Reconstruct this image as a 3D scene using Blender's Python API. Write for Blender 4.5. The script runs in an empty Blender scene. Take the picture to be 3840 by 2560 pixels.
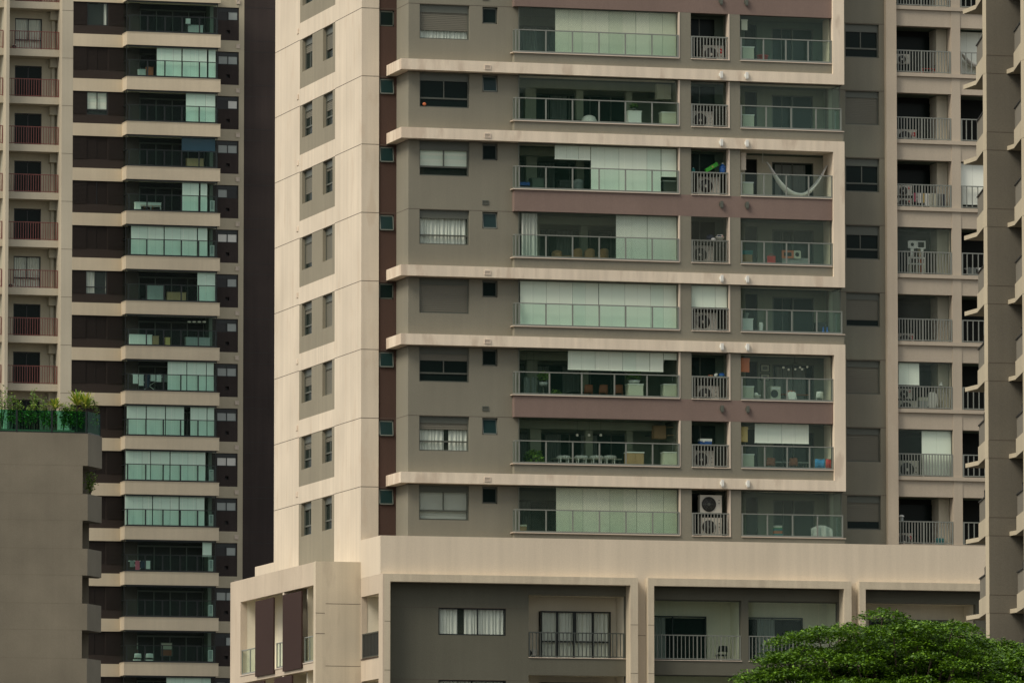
import bpy, math, random
from mathutils import Vector
import numpy as np
random.seed(7)
S = bpy.context.scene
# ------------------------------------------------------------ camera, sky, sun, exposure
FPX = 28040.0                                    # telephoto: focal length in photo pixels
PITCH = math.atan(2580/28040); AZ = math.radians(74.36)
HX, HY = math.cos(AZ), math.sin(AZ); RX, RY = HY, -HX
CP, SP = math.cos(PITCH), math.sin(PITCH)
CX, CY, CZ = -HX*324.8+RX*6.58, -HY*324.8+RY*6.58, 1.7
cam = bpy.data.cameras.new('camera'); co = bpy.data.objects.new('camera', cam); S.collection.objects.link(co)
co.location = (CX, CY, CZ); co.rotation_euler = (math.pi/2+PITCH, 0, AZ-math.pi/2)
cam.lens = FPX/3840*36; cam.sensor_width = 36; cam.clip_start = 1; cam.clip_end = 6000
S.camera = co
W = bpy.data.worlds.new('World'); S.world = W; W.use_nodes = True
nt = W.node_tree; bg = nt.nodes['Background']
sky = nt.nodes.new('ShaderNodeTexSky'); sky.sky_type = 'NISHITA'; sky.sun_disc = False
SUN_EL, SUN_AZ = math.radians(46), math.radians(-66)   # azimuth measured from -Y (towards the camera side) to -X
# direction towards the sun
sx = -math.sin(-SUN_AZ)*math.cos(SUN_EL); sy = -math.cos(SUN_AZ)*math.cos(SUN_EL); sz = math.sin(SUN_EL)
sky.sun_elevation = SUN_EL; sky.sun_rotation = math.atan2(sx, sy)
sky.air_density = 1.0; sky.dust_density = 4.0; sky.ozone_density = 1.0
ov = nt.nodes.new('ShaderNodeMix'); ov.data_type = 'RGBA'; ov.inputs[0].default_value = .65   # cloud cover greys the sky
ov.inputs[7].default_value = (7.2, 7.3, 6.9, 1); nt.links.new(sky.outputs[0], ov.inputs[6]); nt.links.new(ov.outputs[2], bg.inputs[0]); bg.inputs[1].default_value = 0.06
sl = bpy.data.lights.new('sun', 'SUN'); so = bpy.data.objects.new('sun', sl); S.collection.objects.link(so)
sl.energy = 1.5; sl.angle = math.radians(28); sl.color = (1.0, 0.92, 0.79)
so.rotation_euler = Vector((sx, sy, sz)).to_track_quat('Z', 'Y').to_euler()
S.view_settings.view_transform = 'Standard'; S.view_settings.look = 'None'
S.view_settings.exposure = 0.94; S.view_settings.gamma = 1.0
S.render.engine = 'CYCLES'
S.cycles.transparent_max_bounces = 24; S.cycles.max_bounces = 8

# ------------------------------------------------------------ surveying: photo pixel -> point on a wall plane
def ray(x, y):
    a = x-1920; b = 1280-y; fw = FPX*CP-b*SP
    return RX*a+HX*fw, RY*a+HY*fw, FPX*SP+b*CP
def F(x, y, v):                                  # plane Y = v  -> (X, Z)
    d = ray(x, y); s = (v-CY)/d[1]; return CX+s*d[0], CZ+s*d[2]
def L(x, y, u):                                  # plane X = u  -> (Y, Z)
    d = ray(x, y); s = (u-CX)/d[0]; return CY+s*d[1], CZ+s*d[2]
OX = (0, 950, 1900, 2840); OY = (0, 640, 1280, 1893)
def px(c, x): return OX[c]+x/2.351
def py(r, y): return OY[r]+y/2.351
def UX(p, v): return F(p, 1280, v)[0]
def rect(c, r, x0, y0, x1, y1, v):               # a survey sheet rectangle -> u0,u1,z0,z1 on plane v
    u0, z1 = F(px(c, x0), py(r, y0), v); u1, z0 = F(px(c, x1), py(r, y1), v)
    return u0, u1, z0, z1

# ------------------------------------------------------------ materials
MATS = {}
def newmat(name):
    m = bpy.data.materials.new(name); m.use_nodes = True; MATS[name] = m
    return m, m.node_tree, m.node_tree.nodes['Principled BSDF']
def plaster(name, col, rough=0.9, mott=0.10, grain=0.10, streak=0.0, bump=0.25, metal=0.0, stain=None, corner=0.0):
    m, t, p = newmat(name); N = t.nodes.new; Lk = t.links.new
    p.inputs['Roughness'].default_value = rough; p.inputs['Metallic'].default_value = metal
    tc = N('ShaderNodeTexCoord')
    def noise(scale, det, sc=(1, 1, 1)):
        mp = N('ShaderNodeMapping'); mp.inputs['Scale'].default_value = sc; Lk(tc.outputs['Object'], mp.inputs[0])
        n = N('ShaderNodeTexNoise'); n.inputs['Scale'].default_value = scale; n.inputs['Detail'].default_value = det
        Lk(mp.outputs[0], n.inputs['Vector']); return n
    def ramp(src, lo, hi):
        r = N('ShaderNodeMapRange'); r.inputs[1].default_value = 0.3; r.inputs[2].default_value = 0.7
        r.inputs[3].default_value = lo; r.inputs[4].default_value = hi; Lk(src, r.inputs[0]); return r.outputs[0]
    def mul(a, b):
        x = N('ShaderNodeMath'); x.operation = 'MULTIPLY'; Lk(a, x.inputs[0]); Lk(b, x.inputs[1]); return x.outputs[0]
    n1 = noise(0.30, 5); n2 = noise(22, 2)
    f = mul(ramp(n1.outputs[0], 1-mott, 1+mott*.5), ramp(n2.outputs[0], 1-grain*.4, 1+grain*.4))
    if streak == 0 and grain > .08: streak = .05
    if streak:
        n3 = noise(1.0, 4, (3.5, 3.5, 0.12)); f = mul(f, ramp(n3.outputs[0], 1-streak, 1+streak*.3))
    sc = N('ShaderNodeVectorMath'); sc.operation = 'SCALE'; sc.inputs[0].default_value = col
    Lk(f, sc.inputs['Scale']); out = sc.outputs[0]
    if stain:                                    # rain stains: blotches of a darker tone
        n4 = noise(1.1, 5, (1.6, 1.6, 0.5)); mr = N('ShaderNodeMapRange'); mr.inputs[1].default_value = .57; mr.inputs[2].default_value = .68
        sx_ = N('ShaderNodeSeparateXYZ'); Lk(tc.outputs['Object'], sx_.inputs[0]); mx_ = N('ShaderNodeMapRange'); Lk(sx_.outputs[0], mx_.inputs[0])
        mx_.inputs[1].default_value = -11.7; mx_.inputs[2].default_value = -9.6; mx_.inputs[3].default_value = corner; mx_.inputs[4].default_value = 0
        ad_ = N('ShaderNodeMath'); ad_.operation = 'ADD'; Lk(n4.outputs[0], ad_.inputs[0]); Lk(mx_.outputs[0], ad_.inputs[1]); Lk(ad_.outputs[0], mr.inputs[0]); mr.inputs[4].default_value = .45
        mx = N('ShaderNodeMix'); mx.data_type = 'RGBA'; Lk(mr.outputs[0], mx.inputs[0]); Lk(out, mx.inputs[6]); mx.inputs[7].default_value = (*stain, 1); out = mx.outputs[2]
    Lk(out, p.inputs['Base Color'])
    if bump:
        b = N('ShaderNodeBump'); b.inputs['Strength'].default_value = bump; b.inputs['Distance'].default_value = 0.02
        Lk(n2.outputs[0], b.inputs['Height']); Lk(b.outputs[0], p.inputs['Normal'])
    return m
def plain(name, col, rough=0.6, metal=0.0, spec=0.5): 
    m = plaster(name, col, rough, .06, .05, 0, 0, metal); m.node_tree.nodes['Principled BSDF'].inputs['Specular IOR Level'].default_value = spec
    return m
def glass(name, tint, ior=1.4, haze=0.0, hz=(.5, .55, .5)):
    m, t, p = newmat(name); N = t.nodes.new; Lk = t.links.new; t.nodes.remove(p)
    o = t.nodes['Material Output']; tr = N('ShaderNodeBsdfTransparent'); tr.inputs[0].default_value = (*tint, 1)
    gl = N('ShaderNodeBsdfGlossy'); gl.inputs['Roughness'].default_value = .03; gl.inputs[0].default_value = (.85, .95, .9, 1)
    fr = N('ShaderNodeFresnel'); fr.inputs[0].default_value = ior
    base = tr.outputs[0]
    if haze:  # faint green reflection veil put into the pane as diffuse colour
        df = N('ShaderNodeBsdfDiffuse'); df.inputs[0].default_value = (*hz, 1); mx0 = N('ShaderNodeMixShader'); mx0.inputs[0].default_value = haze
        Lk(base, mx0.inputs[1]); Lk(df.outputs[0], mx0.inputs[2]); base = mx0.outputs[0]
    cl_ = N('ShaderNodeMath'); cl_.operation = 'MINIMUM'; Lk(fr.outputs[0], cl_.inputs[0]); cl_.inputs[1].default_value = .028
    mx = N('ShaderNodeMixShader'); Lk(cl_.outputs[0], mx.inputs[0]); Lk(base, mx.inputs[1]); Lk(gl.outputs[0], mx.inputs[2])
    Lk(mx.outputs[0], o.inputs[0]); return m
def netmat(name):                                # diamond safety net
    m, t, p = newmat(name); N = t.nodes.new; Lk = t.links.new
    p.inputs['Base Color'].default_value = (.10, .115, .09, 1); p.inputs['Roughness'].default_value = .8
    tc = N('ShaderNodeTexCoord'); sp = N('ShaderNodeSeparateXYZ'); Lk(tc.outputs['Object'], sp.inputs[0])
    def diag(op):
        a = N('ShaderNodeMath'); a.operation = op; Lk(sp.outputs[0], a.inputs[0]); Lk(sp.outputs[2], a.inputs[1])
        b = N('ShaderNodeMath'); b.operation = 'MULTIPLY'; Lk(a.outputs[0], b.inputs[0]); b.inputs[1].default_value = 13.0
        c = N('ShaderNodeMath'); c.operation = 'FRACT'; Lk(b.outputs[0], c.inputs[0])
        d = N('ShaderNodeMath'); d.operation = 'LESS_THAN'; Lk(c.outputs[0], d.inputs[0]); d.inputs[1].default_value = .10; return d.outputs[0]
    mx = N('ShaderNodeMath'); mx.operation = 'MAXIMUM'; Lk(diag('ADD'), mx.inputs[0]); Lk(diag('SUBTRACT'), mx.inputs[1])
    Lk(mx.outputs[0], p.inputs['Alpha']); return m
def leafmat(name, c0, c1):
    m, t, p = newmat(name); N = t.nodes.new; Lk = t.links.new
    g = N('ShaderNodeNewGeometry'); r = N('ShaderNodeValToRGB'); r.color_ramp.elements[0].color = (*c0, 1); r.color_ramp.elements[1].color = (*c1, 1)
    Lk(g.outputs['Random Per Island'], r.inputs[0]); Lk(r.outputs[0], p.inputs['Base Color']); p.inputs['Roughness'].default_value = .55
    tl = N('ShaderNodeBsdfTranslucent'); Lk(r.outputs[0], tl.inputs[0]); mx = N('ShaderNodeMixShader'); mx.inputs[0].default_value = .18
    Lk(p.outputs[0], mx.inputs[1]); Lk(tl.outputs[0], mx.inputs[2]); Lk(mx.outputs[0], t.nodes['Material Output'].inputs[0]); return m

M = dict(
 cream=plaster('cream_paint', (.67, .58, .455), streak=.10, stain=(.56, .45, .33)),
 ledge=plaster('ledge_paint', (.75, .64, .50), streak=.12, stain=(.44, .33, .24), corner=.14),
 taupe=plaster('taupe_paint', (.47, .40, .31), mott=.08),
 grey=plaster('grey_render', (.214, .200, .152), grain=.16),
 sidegrey=plaster('warm_grey_render', (.255, .228, .165), streak=.10, grain=.14),
 brown=plaster('brown_render', (.062, .033, .023), grain=.2),
 mauve=plaster('mauve_render', (.205, .145, .120), grain=.15),
 dkgrey=plaster('dark_grey_render', (.116, .112, .082), grain=.15),
 pod=plaster('podium_paint', (.66, .565, .435), streak=.07, mott=.05),
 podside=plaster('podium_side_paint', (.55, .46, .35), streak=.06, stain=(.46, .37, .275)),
 podgreen=plaster('weathered_paint', (.58, .50, .37), streak=.12, stain=(.42, .35, .26)),
 joint=plain('joint_filler', (.10, .08, .06), .9),
 sill=plain('stone_sill', (.62, .52, .42), .6),
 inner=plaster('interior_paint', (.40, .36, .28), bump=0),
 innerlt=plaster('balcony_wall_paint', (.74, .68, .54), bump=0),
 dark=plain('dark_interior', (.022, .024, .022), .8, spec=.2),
 room=plaster('room_wall', (.13, .165, .125), bump=0),  # green cast of shaded interiors put into the wall colour
 inmid=plaster('shaded_balcony_paint', (.27, .285, .21), bump=0),  # balcony wall paint darkened and greened, shade put into its colour
 dkglass=plain('dark_window_glass', (.006, .014, .012), .25, spec=.12),
 doorglass=plain('dim_door_glass', (.006, .020, .016), .35, spec=.1),  # door panes carry the same shadow green in their colour
 tglass=plain('teal_window_glass', (.013, .032, .031), .2, spec=.18),
 frame=plain('grey_aluminium', (.105, .112, .090), .45, .2),
 rail=plain('rail_metal', (.23, .24, .21), .4, .2),
 raildk=plain('dark_rail_metal', (.075, .085, .075), .45, .2),
 blackf=plain('black_frame', (.012, .016, .016), .4, .1),
 red=plain('red_rail_paint', (.17, .050, .040), .5),
 sash=plain('sash_metal', (.15, .16, .135), .5, .2),
 shutter=plain('shutter_slats', (.165, .155, .118), .6),
 shutbr=plain('brown_shutter', (.026, .020, .017), .7, spec=.2),
 blind=plain('blind_fabric', (.88, .88, .78), .9, spec=.1),
 blind2=plain('blind_fabric_cream', (.84, .80, .66), .9, spec=.1),
 bluefilm=plain('blue_film', (.010, .045, .085), .3),
 curtain=plain('curtain_fabric', (.72, .71, .66), .9, spec=.1),
 curtaindk=plain('grey_curtain_fabric', (.22, .24, .22), .9, spec=.1),
 glassG=glass('green_glass', (.915, .970, .955), ior=1.25, haze=.006, hz=(.22, .42, .33)),
 glassC=glass('clear_glass', (.965, .987, .970), ior=1.25, haze=.013, hz=(.22, .42, .33)),
 glassD=glass('deep_green_glass', (.905, .968, .952), ior=1.12),
 glassT=glass('terrace_green_glass', (.42, .76, .66), ior=1.25),
 net=netmat('safety_net'),
 dktower=plaster('dark_brown_tile', (.034, .024, .019), rough=.95, grain=.25, mott=.15),
 dktower2=plaster('dark_plum_tile', (.040, .029, .026), rough=.95, grain=.3, mott=.25, streak=.18),
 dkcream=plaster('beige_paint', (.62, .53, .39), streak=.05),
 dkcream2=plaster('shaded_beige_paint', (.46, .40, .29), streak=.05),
 redcream=plaster('pale_beige_paint', (.47, .42, .32), streak=.05),
 redinner=plaster('balcony_grey_paint', (.52, .49, .38), bump=0),
 lbeige=plaster('olive_beige_render', (.195, .170, .124), grain=.16, mott=.22, streak=.04),
 lbjoint=plain('shallow_joint', (.165, .142, .100), .9),
 rgrey=plaster('right_grey_render', (.160, .144, .110), grain=.14, streak=.06),
 rcream=plaster('right_cream_paint', (.44, .38, .27), streak=.05),
 slat=plain('brown_slats', (.040, .016, .010), .8),
 acw=plain('ac_casing', (.60, .57, .48), .5),
 acd=plain('ac_fan_dark', (.03, .03, .028), .5),
 white=plain('white_plastic', (.80, .80, .74), .4),
 pale=plain('pale_laminate', (.62, .62, .48), .5),
 wood=plain('light_wood', (.42, .27, .13), .6),
 orange=plain('orange_plastic', (.62, .17, .06), .5),
 dorange=plain('tan_leather', (.30, .085, .03), .6),
 rattan=plain('rattan', (.42, .24, .10), .7),
 redp=plain('red_fabric', (.55, .03, .025), .7),
 redl=plain('label_red', (.50, .02, .015), .5),
 bluep=plain('blue_plastic', (.012, .10, .40), .4),
 bluet=plain('blue_towel', (.03, .22, .45), .9),
 greenp=plain('green_carton', (.06, .45, .03), .5),
 teal=plain('teal_plastic', (.02, .22, .22), .5),
 yellow=plain('yellow_board', (.62, .46, .16), .7),
 black=plain('black_plastic', (.012, .012, .012), .5),
 navy=plain('navy_cloth', (.02, .03, .06), .9),
 pink=plain('pink_cloth', (.55, .12, .18), .9),
 globe=plain('opal_globe', (.85, .82, .72), .3),
 pot=plain('pot_grey', (.35, .38, .36), .7),
 bark=plaster('bark', (.09, .065, .045), bump=.5),
 ground=plaster('asphalt', (.055, .052, .048)),
 leafT=leafmat('tree_leaves', (.014, .055, .002), (.15, .29, .005)),
 leafP=leafmat('plant_leaves', (.035, .10, .012), (.20, .32, .03)),
 leafY=leafmat('strap_leaves', (.10, .22, .02), (.60, .58, .10)),
)
def emission(name, col, s):
    m, t, p = newmat(name); p.inputs['Emission Color'].default_value = (*col, 1); p.inputs['Emission Strength'].default_value = s
    p.inputs['Base Color'].default_value = (*col, 1); return m
def island_tint(m, c0, c1):
    t = m.node_tree; g = t.nodes.new('ShaderNodeNewGeometry'); r = t.nodes.new('ShaderNodeValToRGB'); r.color_ramp.elements[0].color = (*c0, 1); r.color_ramp.elements[1].color = (*c1, 1)
    t.links.new(g.outputs['Random Per Island'], r.inputs[0]); t.links.new(r.outputs[0], t.nodes['Principled BSDF'].inputs['Base Color'])
island_tint(M['blind'], (.80, .86, .76), (.93, .92, .82)); island_tint(M['blind2'], (.78, .80, .62), (.93, .90, .74))
M['lamp'] = emission('lit_globe', (.85, .82, .68), .03)

# ------------------------------------------------------------ mesh helpers
ORG = {}
class MB:
    def __init__(s): s.v = []; s.f = []; s.smooth = False
    def add(s, vs, fs):
        n = len(s.v); s.v += vs; s.f += [tuple(i+n for i in f) for f in fs]; return s
    def box(s, x0, x1, y0, y1, z0, z1):
        if x0 > x1: x0, x1 = x1, x0
        if y0 > y1: y0, y1 = y1, y0
        if z0 > z1: z0, z1 = z1, z0
        return s.add([(x0,y0,z0),(x1,y0,z0),(x1,y1,z0),(x0,y1,z0),(x0,y0,z1),(x1,y0,z1),(x1,y1,z1),(x0,y1,z1)],
              [(0,3,2,1),(4,5,6,7),(0,1,5,4),(1,2,6,5),(2,3,7,6),(3,0,4,7)])
    def prism(s, pts, z0, z1):                   # plan outline extruded upwards
        n = len(pts); v = [(x, y, z0) for x, y in pts]+[(x, y, z1) for x, y in pts]
        return s.add(v, [tuple(range(n))[::-1], tuple(range(n, 2*n))]+[(i, (i+1) % n, n+(i+1) % n, n+i) for i in range(n)])
    def tube(s, p0, p1, r0, r1=None, n=8):
        r1 = r0 if r1 is None else r1
        a = Vector(p0); b = Vector(p1); d = (b-a)
        if d.length < 1e-6: return s
        d.normalize(); u = d.orthogonal().normalized(); w = d.cross(u); v = []
        for c, r in ((a, r0), (b, r1)):
            for i in range(n):
                t = 2*math.pi*i/n; q = c+u*math.cos(t)*r+w*math.sin(t)*r; v.append(tuple(q))
        return s.add(v, [(i, (i+1) % n, n+(i+1) % n, n+i) for i in range(n)]+[tuple(range(n))[::-1], tuple(range(n, 2*n))])
    def path(s, pts, r, n=6):
        for a, b in zip(pts, pts[1:]): s.tube(a, b, r, n=n)
        return s
    def ball(s, c, r, nu=10, nv=7, sc=(1, 1, 1)):
        v = []; f = []
        for j in range(nv+1):
            ph = math.pi*j/nv
            for i in range(nu):
                th = 2*math.pi*i/nu
                v.append((c[0]+r*sc[0]*math.sin(ph)*math.cos(th), c[1]+r*sc[1]*math.sin(ph)*math.sin(th), c[2]+r*sc[2]*math.cos(ph)))
        for j in range(nv):
            for i in range(nu): f.append((j*nu+i, (j+1)*nu+i, (j+1)*nu+(i+1) % nu, j*nu+(i+1) % nu))
        return s.add(v, f)
    def grid(s, fn, nu, nv):
        v = [fn(i/nu, j/nv) for j in range(nv+1) for i in range(nu+1)]
        return s.add(v, [(j*(nu+1)+i, j*(nu+1)+i+1, (j+1)*(nu+1)+i+1, (j+1)*(nu+1)+i) for j in range(nv) for i in range(nu)])
    def lathe(s, c, prof, n=14):                 # prof: (radius, z)
        v = [(c[0]+r*math.cos(2*math.pi*i/n), c[1]+r*math.sin(2*math.pi*i/n), c[2]+z) for r, z in prof for i in range(n)]
        return s.add(v, [(j*n+i, j*n+(i+1) % n, (j+1)*n+(i+1) % n, (j+1)*n+i) for j in range(len(prof)-1) for i in range(n)])
    def build(s, name, mat, parent=None, label=None):
        o3 = ORG.get(parent.name, (0, 0, 0)) if parent else (0, 0, 0)
        me = bpy.data.meshes.new(name)
        me.from_pydata([(a-o3[0], b-o3[1], c-o3[2]) for a, b, c in s.v], [], s.f); me.update()
        if s.smooth:
            me.polygons.foreach_set('use_smooth', [True]*len(me.polygons))
        me.materials.append(M[mat] if isinstance(mat, str) else mat)
        o = bpy.data.objects.new(name, me); S.collection.objects.link(o)
        if parent: o.parent = parent; ORG[o.name] = o3
        if label: o['label'] = label
        return o
def smooth(mb): mb.smooth = True; return mb
def thing(name, label, cat, loc, group=None):
    o = bpy.data.objects.new(name, None); S.collection.objects.link(o); o.location = loc; o.empty_display_size = .3
    o['label'] = label; o['category'] = cat
    if group: o['group'] = group
    ORG[o.name] = tuple(loc); return o
class Pl:                                        # a wall plane: 'F' faces the camera side (-Y), 'L' faces -X
    def __init__(s, k, base): s.k = k; s.b = base
    def pt(s, a, b, d): return (a, s.b+d, b) if s.k == 'F' else (s.b+d, a, b)
    def box(s, mb, a0, a1, b0, b1, d0, d1):
        p = s.pt(a0, b0, d0); q = s.pt(a1, b1, d1); mb.box(p[0], q[0], p[1], q[1], p[2], q[2])
def wall(pl, a0, a1, b0, b1, th, holes=(), d=0.0, mb=None):
    mb = mb or MB()
    A = sorted({a0, a1}|{min(max(x, a0), a1) for h in holes for x in h[:2]}); B = sorted({b0, b1}|{min(max(x, b0), b1) for h in holes for x in h[2:]})
    def solid(i, j):
        if i < 0 or j < 0 or i >= len(A)-1 or j >= len(B)-1: return False
        a = (A[i]+A[i+1])/2; b = (B[j]+B[j+1])/2
        return not any(h[0] < a < h[1] and h[2] < b < h[3] for h in holes)
    def q(*p): mb.add([pl.pt(*x) for x in p], [(0, 1, 2, 3)])
    for i in range(len(A)-1):
        for j in range(len(B)-1):
            if not solid(i, j): continue
            x0, x1, y0, y1 = A[i], A[i+1], B[j], B[j+1]; e = d+th
            q((x0, y0, d), (x1, y0, d), (x1, y1, d), (x0, y1, d)); q((x0, y0, e), (x0, y1, e), (x1, y1, e), (x1, y0, e))
            if not solid(i-1, j): q((x0, y0, d), (x0, y1, d), (x0, y1, e), (x0, y0, e))
            if not solid(i+1, j): q((x1, y0, d), (x1, y0, e), (x1, y1, e), (x1, y1, d))
            if not solid(i, j-1): q((x0, y0, d), (x0, y0, e), (x1, y0, e), (x1, y0, d))
            if not solid(i, j+1): q((x0, y1, d), (x1, y1, d), (x1, y1, e), (x0, y1, e))
    return mb
def recess(pl, a0, a1, b0, b1, d0, d1, mb=None, door=None):  # open-fronted room shell
    mb = mb or MB(); g = .02; a0 -= g; a1 += g; b0 -= g; b1 += g; t = .1
    P = lambda *z: pl.box(mb, *z)
    P(a0-t, a0, b0-t, b1+t, d0, d1); P(a1, a1+t, b0-t, b1+t, d0, d1); P(a0, a1, b0-t, b0, d0, d1); P(a0, a1, b1, b1+t, d0, d1)
    if door: wall(pl, a0-t, a1+t, b0-t, b1+t, t, [door], d=d1+.002, mb=mb)
    else: P(a0-t, a1+t, b0-t, b1+t, d1+.002, d1+t)
    return mb
def folds(pl, a0, a1, b0, b1, d, amp=.035, per=.16):
    mb = MB(); n = max(6, int((a1-a0)/per*6)); ph = random.random()*6
    vs = [(a0+(a1-a0)*i/n, amp*math.sin(ph+6.28*i/6+1.3*math.sin(i*.37+ph))) for i in range(n+1)]
    v = [pl.pt(a, b, d+w) for b in (b0, b1) for a, w in vs]
    mb.add(v, [(i, i+1, n+2+i, n+1+i) for i in range(n)]); mb.smooth = True; return mb
def slats(pl, a0, a1, b0, b1, d, pitch=.08, dep=.012):
    mb = MB(); n = max(1, int(round((b1-b0)/pitch)))
    for i in range(n):
        z0 = b0+(b1-b0)*i/n; z1 = b0+(b1-b0)*(i+1)/n
        pl.box(mb, a0, a1, z0+.022, z1, d, d+.03); pl.box(mb, a0, a1, z0, z0+.022, d+dep*1.6, d+.035)
    return mb
def frame_border(mb, pl, a0, a1, b0, b1, d0, d1, w):
    pl.box(mb, a0, a1, b1-w, b1, d0, d1); pl.box(mb, a0, a1, b0, b0+w, d0, d1)
    pl.box(mb, a0, a0+w, b0+w, b1-w, d0, d1); pl.box(mb, a1-w, a1, b0+w, b1-w, d0, d1)
def window(root, pl, a0, a1, b0, b1, dep, shut=0.0, box=.15, bar=.27, split=.5, content='dark', fm='frame', sm='shutter', net=False, gap=None, opening=None):
    """frame with shutter box, a roller shutter, sliding panes and curtain; bar/shut are fractions of the height"""
    h = b1-b0; w = .055; mb = MB(); frame_border(mb, pl, a0, a1, b0, b1, dep-.03, dep+.08, w)
    top = b1-w
    if box: pl.box(mb, a0+w, a1-w, b1-w-box*h, b1-w, dep-.02, dep+.08); top = b1-w-box*h; pl.box(mb, a0+w, a1-w, top-.03, top, dep-.035, dep+.06)
    zs = b1-h*shut if shut > box else top
    zs = min(zs, top)
    if bar and zs > b0+h*bar+.1: pl.box(mb, a0+w, a1-w, b0+h*bar-.035, b0+h*bar+.035, dep-.015, dep+.06)
    if split and zs > b0+h*bar+.1: pl.box(mb, a0+(a1-a0)*split-.025, a0+(a1-a0)*split+.025, b0+h*bar if bar else b0+w, zs, dep-.01, dep+.06)
    wo = mb.build('window', fm, root)
    if zs < top-.05 and shut >= .97: slats(pl, a0+w, a1-w, b0+w, top-.03, dep+.005).build('roller_shutter', sm, wo); return wo
    if zs < top-.05: slats(pl, a0+w, a1-w, zs, top-.03, dep+.005).build('roller_shutter', sm, wo)
    g = MB(); gm = 'glassC'
    if content in ('dark', 'teal'): gm = 'dkglass' if content == 'dark' else 'tglass'
    if bar:
        pl.box(g, a0+w, a1-w, b0+w, b0+h*bar-.035, dep+.03, dep+.04)
        z0 = b0+h*bar+.035
    else: z0 = b0+w
    if zs > z0:
        am = a0+(a1-a0)*split if split else a1-w
        pl.box(g, a0+w, am-(.025 if split else 0), z0, zs-.03 if zs == top else zs, dep+.02, dep+.03)
        if split: pl.box(g, am+.025, a1-w, z0, zs-.03 if zs == top else zs, dep+.045, dep+.055)
    g.build('pane', gm, wo)
    if gm == 'glassC':
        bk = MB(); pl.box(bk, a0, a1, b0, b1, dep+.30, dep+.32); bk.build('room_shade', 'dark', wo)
        if content == 'curtain':
            if gap: folds(pl, a0+w, a0+(a1-a0)*gap[0], b0+.03, top, dep+.15).build('curtain', 'curtain', wo); folds(pl, a0+(a1-a0)*gap[1], a1-w, b0+.03, top, dep+.15).build('curtain', 'curtain', wo)
            else: folds(pl, a0+w, a1-w, b0+.03, top, dep+.15).build('curtain', 'curtain', wo)
        if content == 'zebra':
            z = MB(); nb = 5; zb = z0; bh = (top-zb)/nb
            for i in range(nb): pl.box(z, a0+w, a1-w, zb+bh*(i+.28), zb+bh*(i+1), dep+.12, dep+.13); pl.box(z, a0+w, a1-w, zb+bh*i, zb+bh*(i+.28), dep+.135, dep+.14)
            z.build('striped_blind', 'blind', wo)
        if content == 'zebra_low':
            slats(pl, a0+w, a1-w, b0+w, top, dep+.12, .13).build('slatted_blind', 'curtain', wo)
    if net:
        n = MB(); n.add([pl.pt(a0, b0, dep-.04), pl.pt(a1, b0, dep-.04), pl.pt(a1, b1, dep-.04), pl.pt(a0, b1, dep-.04)], [(0, 1, 2, 3)]); n.build('safety_net', 'net', wo)
    return wo
def awning(root, pl, a0, a1, b0, b1, dep, opened, fm='frame'):
    mb = MB(); frame_border(mb, pl, a0, a1, b0, b1, dep, dep+.08, .045); wo = mb.build('window', fm, root)
    off = .11 if opened else 0.0; h = b1-b0; w = .045
    def P(a, t, k): return pl.pt(a, b1-.04-t*(h-.06), dep-.01-off*t-k)
    def bar(mb, a_, b_, t0, t1):
        v = [P(a_, t0, 0), P(b_, t0, 0), P(b_, t1, 0), P(a_, t1, 0), P(a_, t0, .03), P(b_, t0, .03), P(b_, t1, .03), P(a_, t1, .03)]
        mb.add(v, [(0,1,2,3),(7,6,5,4),(0,4,5,1),(1,5,6,2),(2,6,7,3),(3,7,4,0)])
    a0 += .02; a1 -= .02
    s = MB(); bar(s, a0, a0+w, 0, 1); bar(s, a1-w, a1, 0, 1); bar(s, a0, a1, 0, .07); bar(s, a0, a1, .93, 1.0); s.build('sash', 'sash' if opened else fm, wo)
    g = MB(); bar(g, a0+w, a1-w, .07, .93); g.build('pane', 'tglass' if opened else 'dkglass', wo)
    return wo
def balustrade(root, pl, a0, a1, z0, h, posts, d=-.02, railm='rail', glassm='glassG', ret=0.0, ret_right=0.0):
    mb = MB(); pl.box(mb, a0, a1, z0+h-.045, z0+h, d-.04, d+.02); pl.box(mb, a0, a1, z0, z0+.07, d-.03, d+.015)
    for a in posts: pl.box(mb, a-.03, a+.03, z0+.07, z0+h-.045, d-.03, d+.015)
    for r, a in ((ret, a0), (ret_right, a1)):
        if r: pl.box(mb, a-.02, a+.02, z0+h-.045, z0+h, d+.02, d+r); pl.box(mb, a-.02, a+.02, z0, z0+.07, d+.02, d+r); pl.box(mb, a-.02, a+.02, z0+.07, z0+h-.045, d+r-.04, d+r)
    o = mb.build('balustrade', railm, root)
    g = MB(); P = sorted(posts)
    for a, b in zip(P, P[1:]): pl.box(g, a+.03, b-.03, z0+.07, z0+h-.045, d-.01, d-.002)
    for r, a in ((ret, a0), (ret_right, a1)):
        if r: pl.box(g, a-.004, a+.004, z0+.07, z0+h-.045, d+.03, d+r-.05)
    g.build('glass_panel', glassm, o); return o
def bars(root, pl, a0, a1, z0, h, n, d=0.0, mat='rail', r=.02, midposts=(), name='railing'):
    mb = MB(); pl.box(mb, a0, a1, z0+h-.045, z0+h, d-.03, d+.03); pl.box(mb, a0, a1, z0+.04, z0+.08, d-.015, d+.015)
    for i in range(n+1):
        a = a0+(a1-a0)*i/n; k = r*1.6 if i in (0, n) or i in midposts else r
        a = min(max(a, a0+k), a1-k)
        pl.box(mb, a-k, a+k, z0+(.0 if k > r else .08), z0+h-.045, d-k, d+k)
    return mb.build(name, mat, root)
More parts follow.
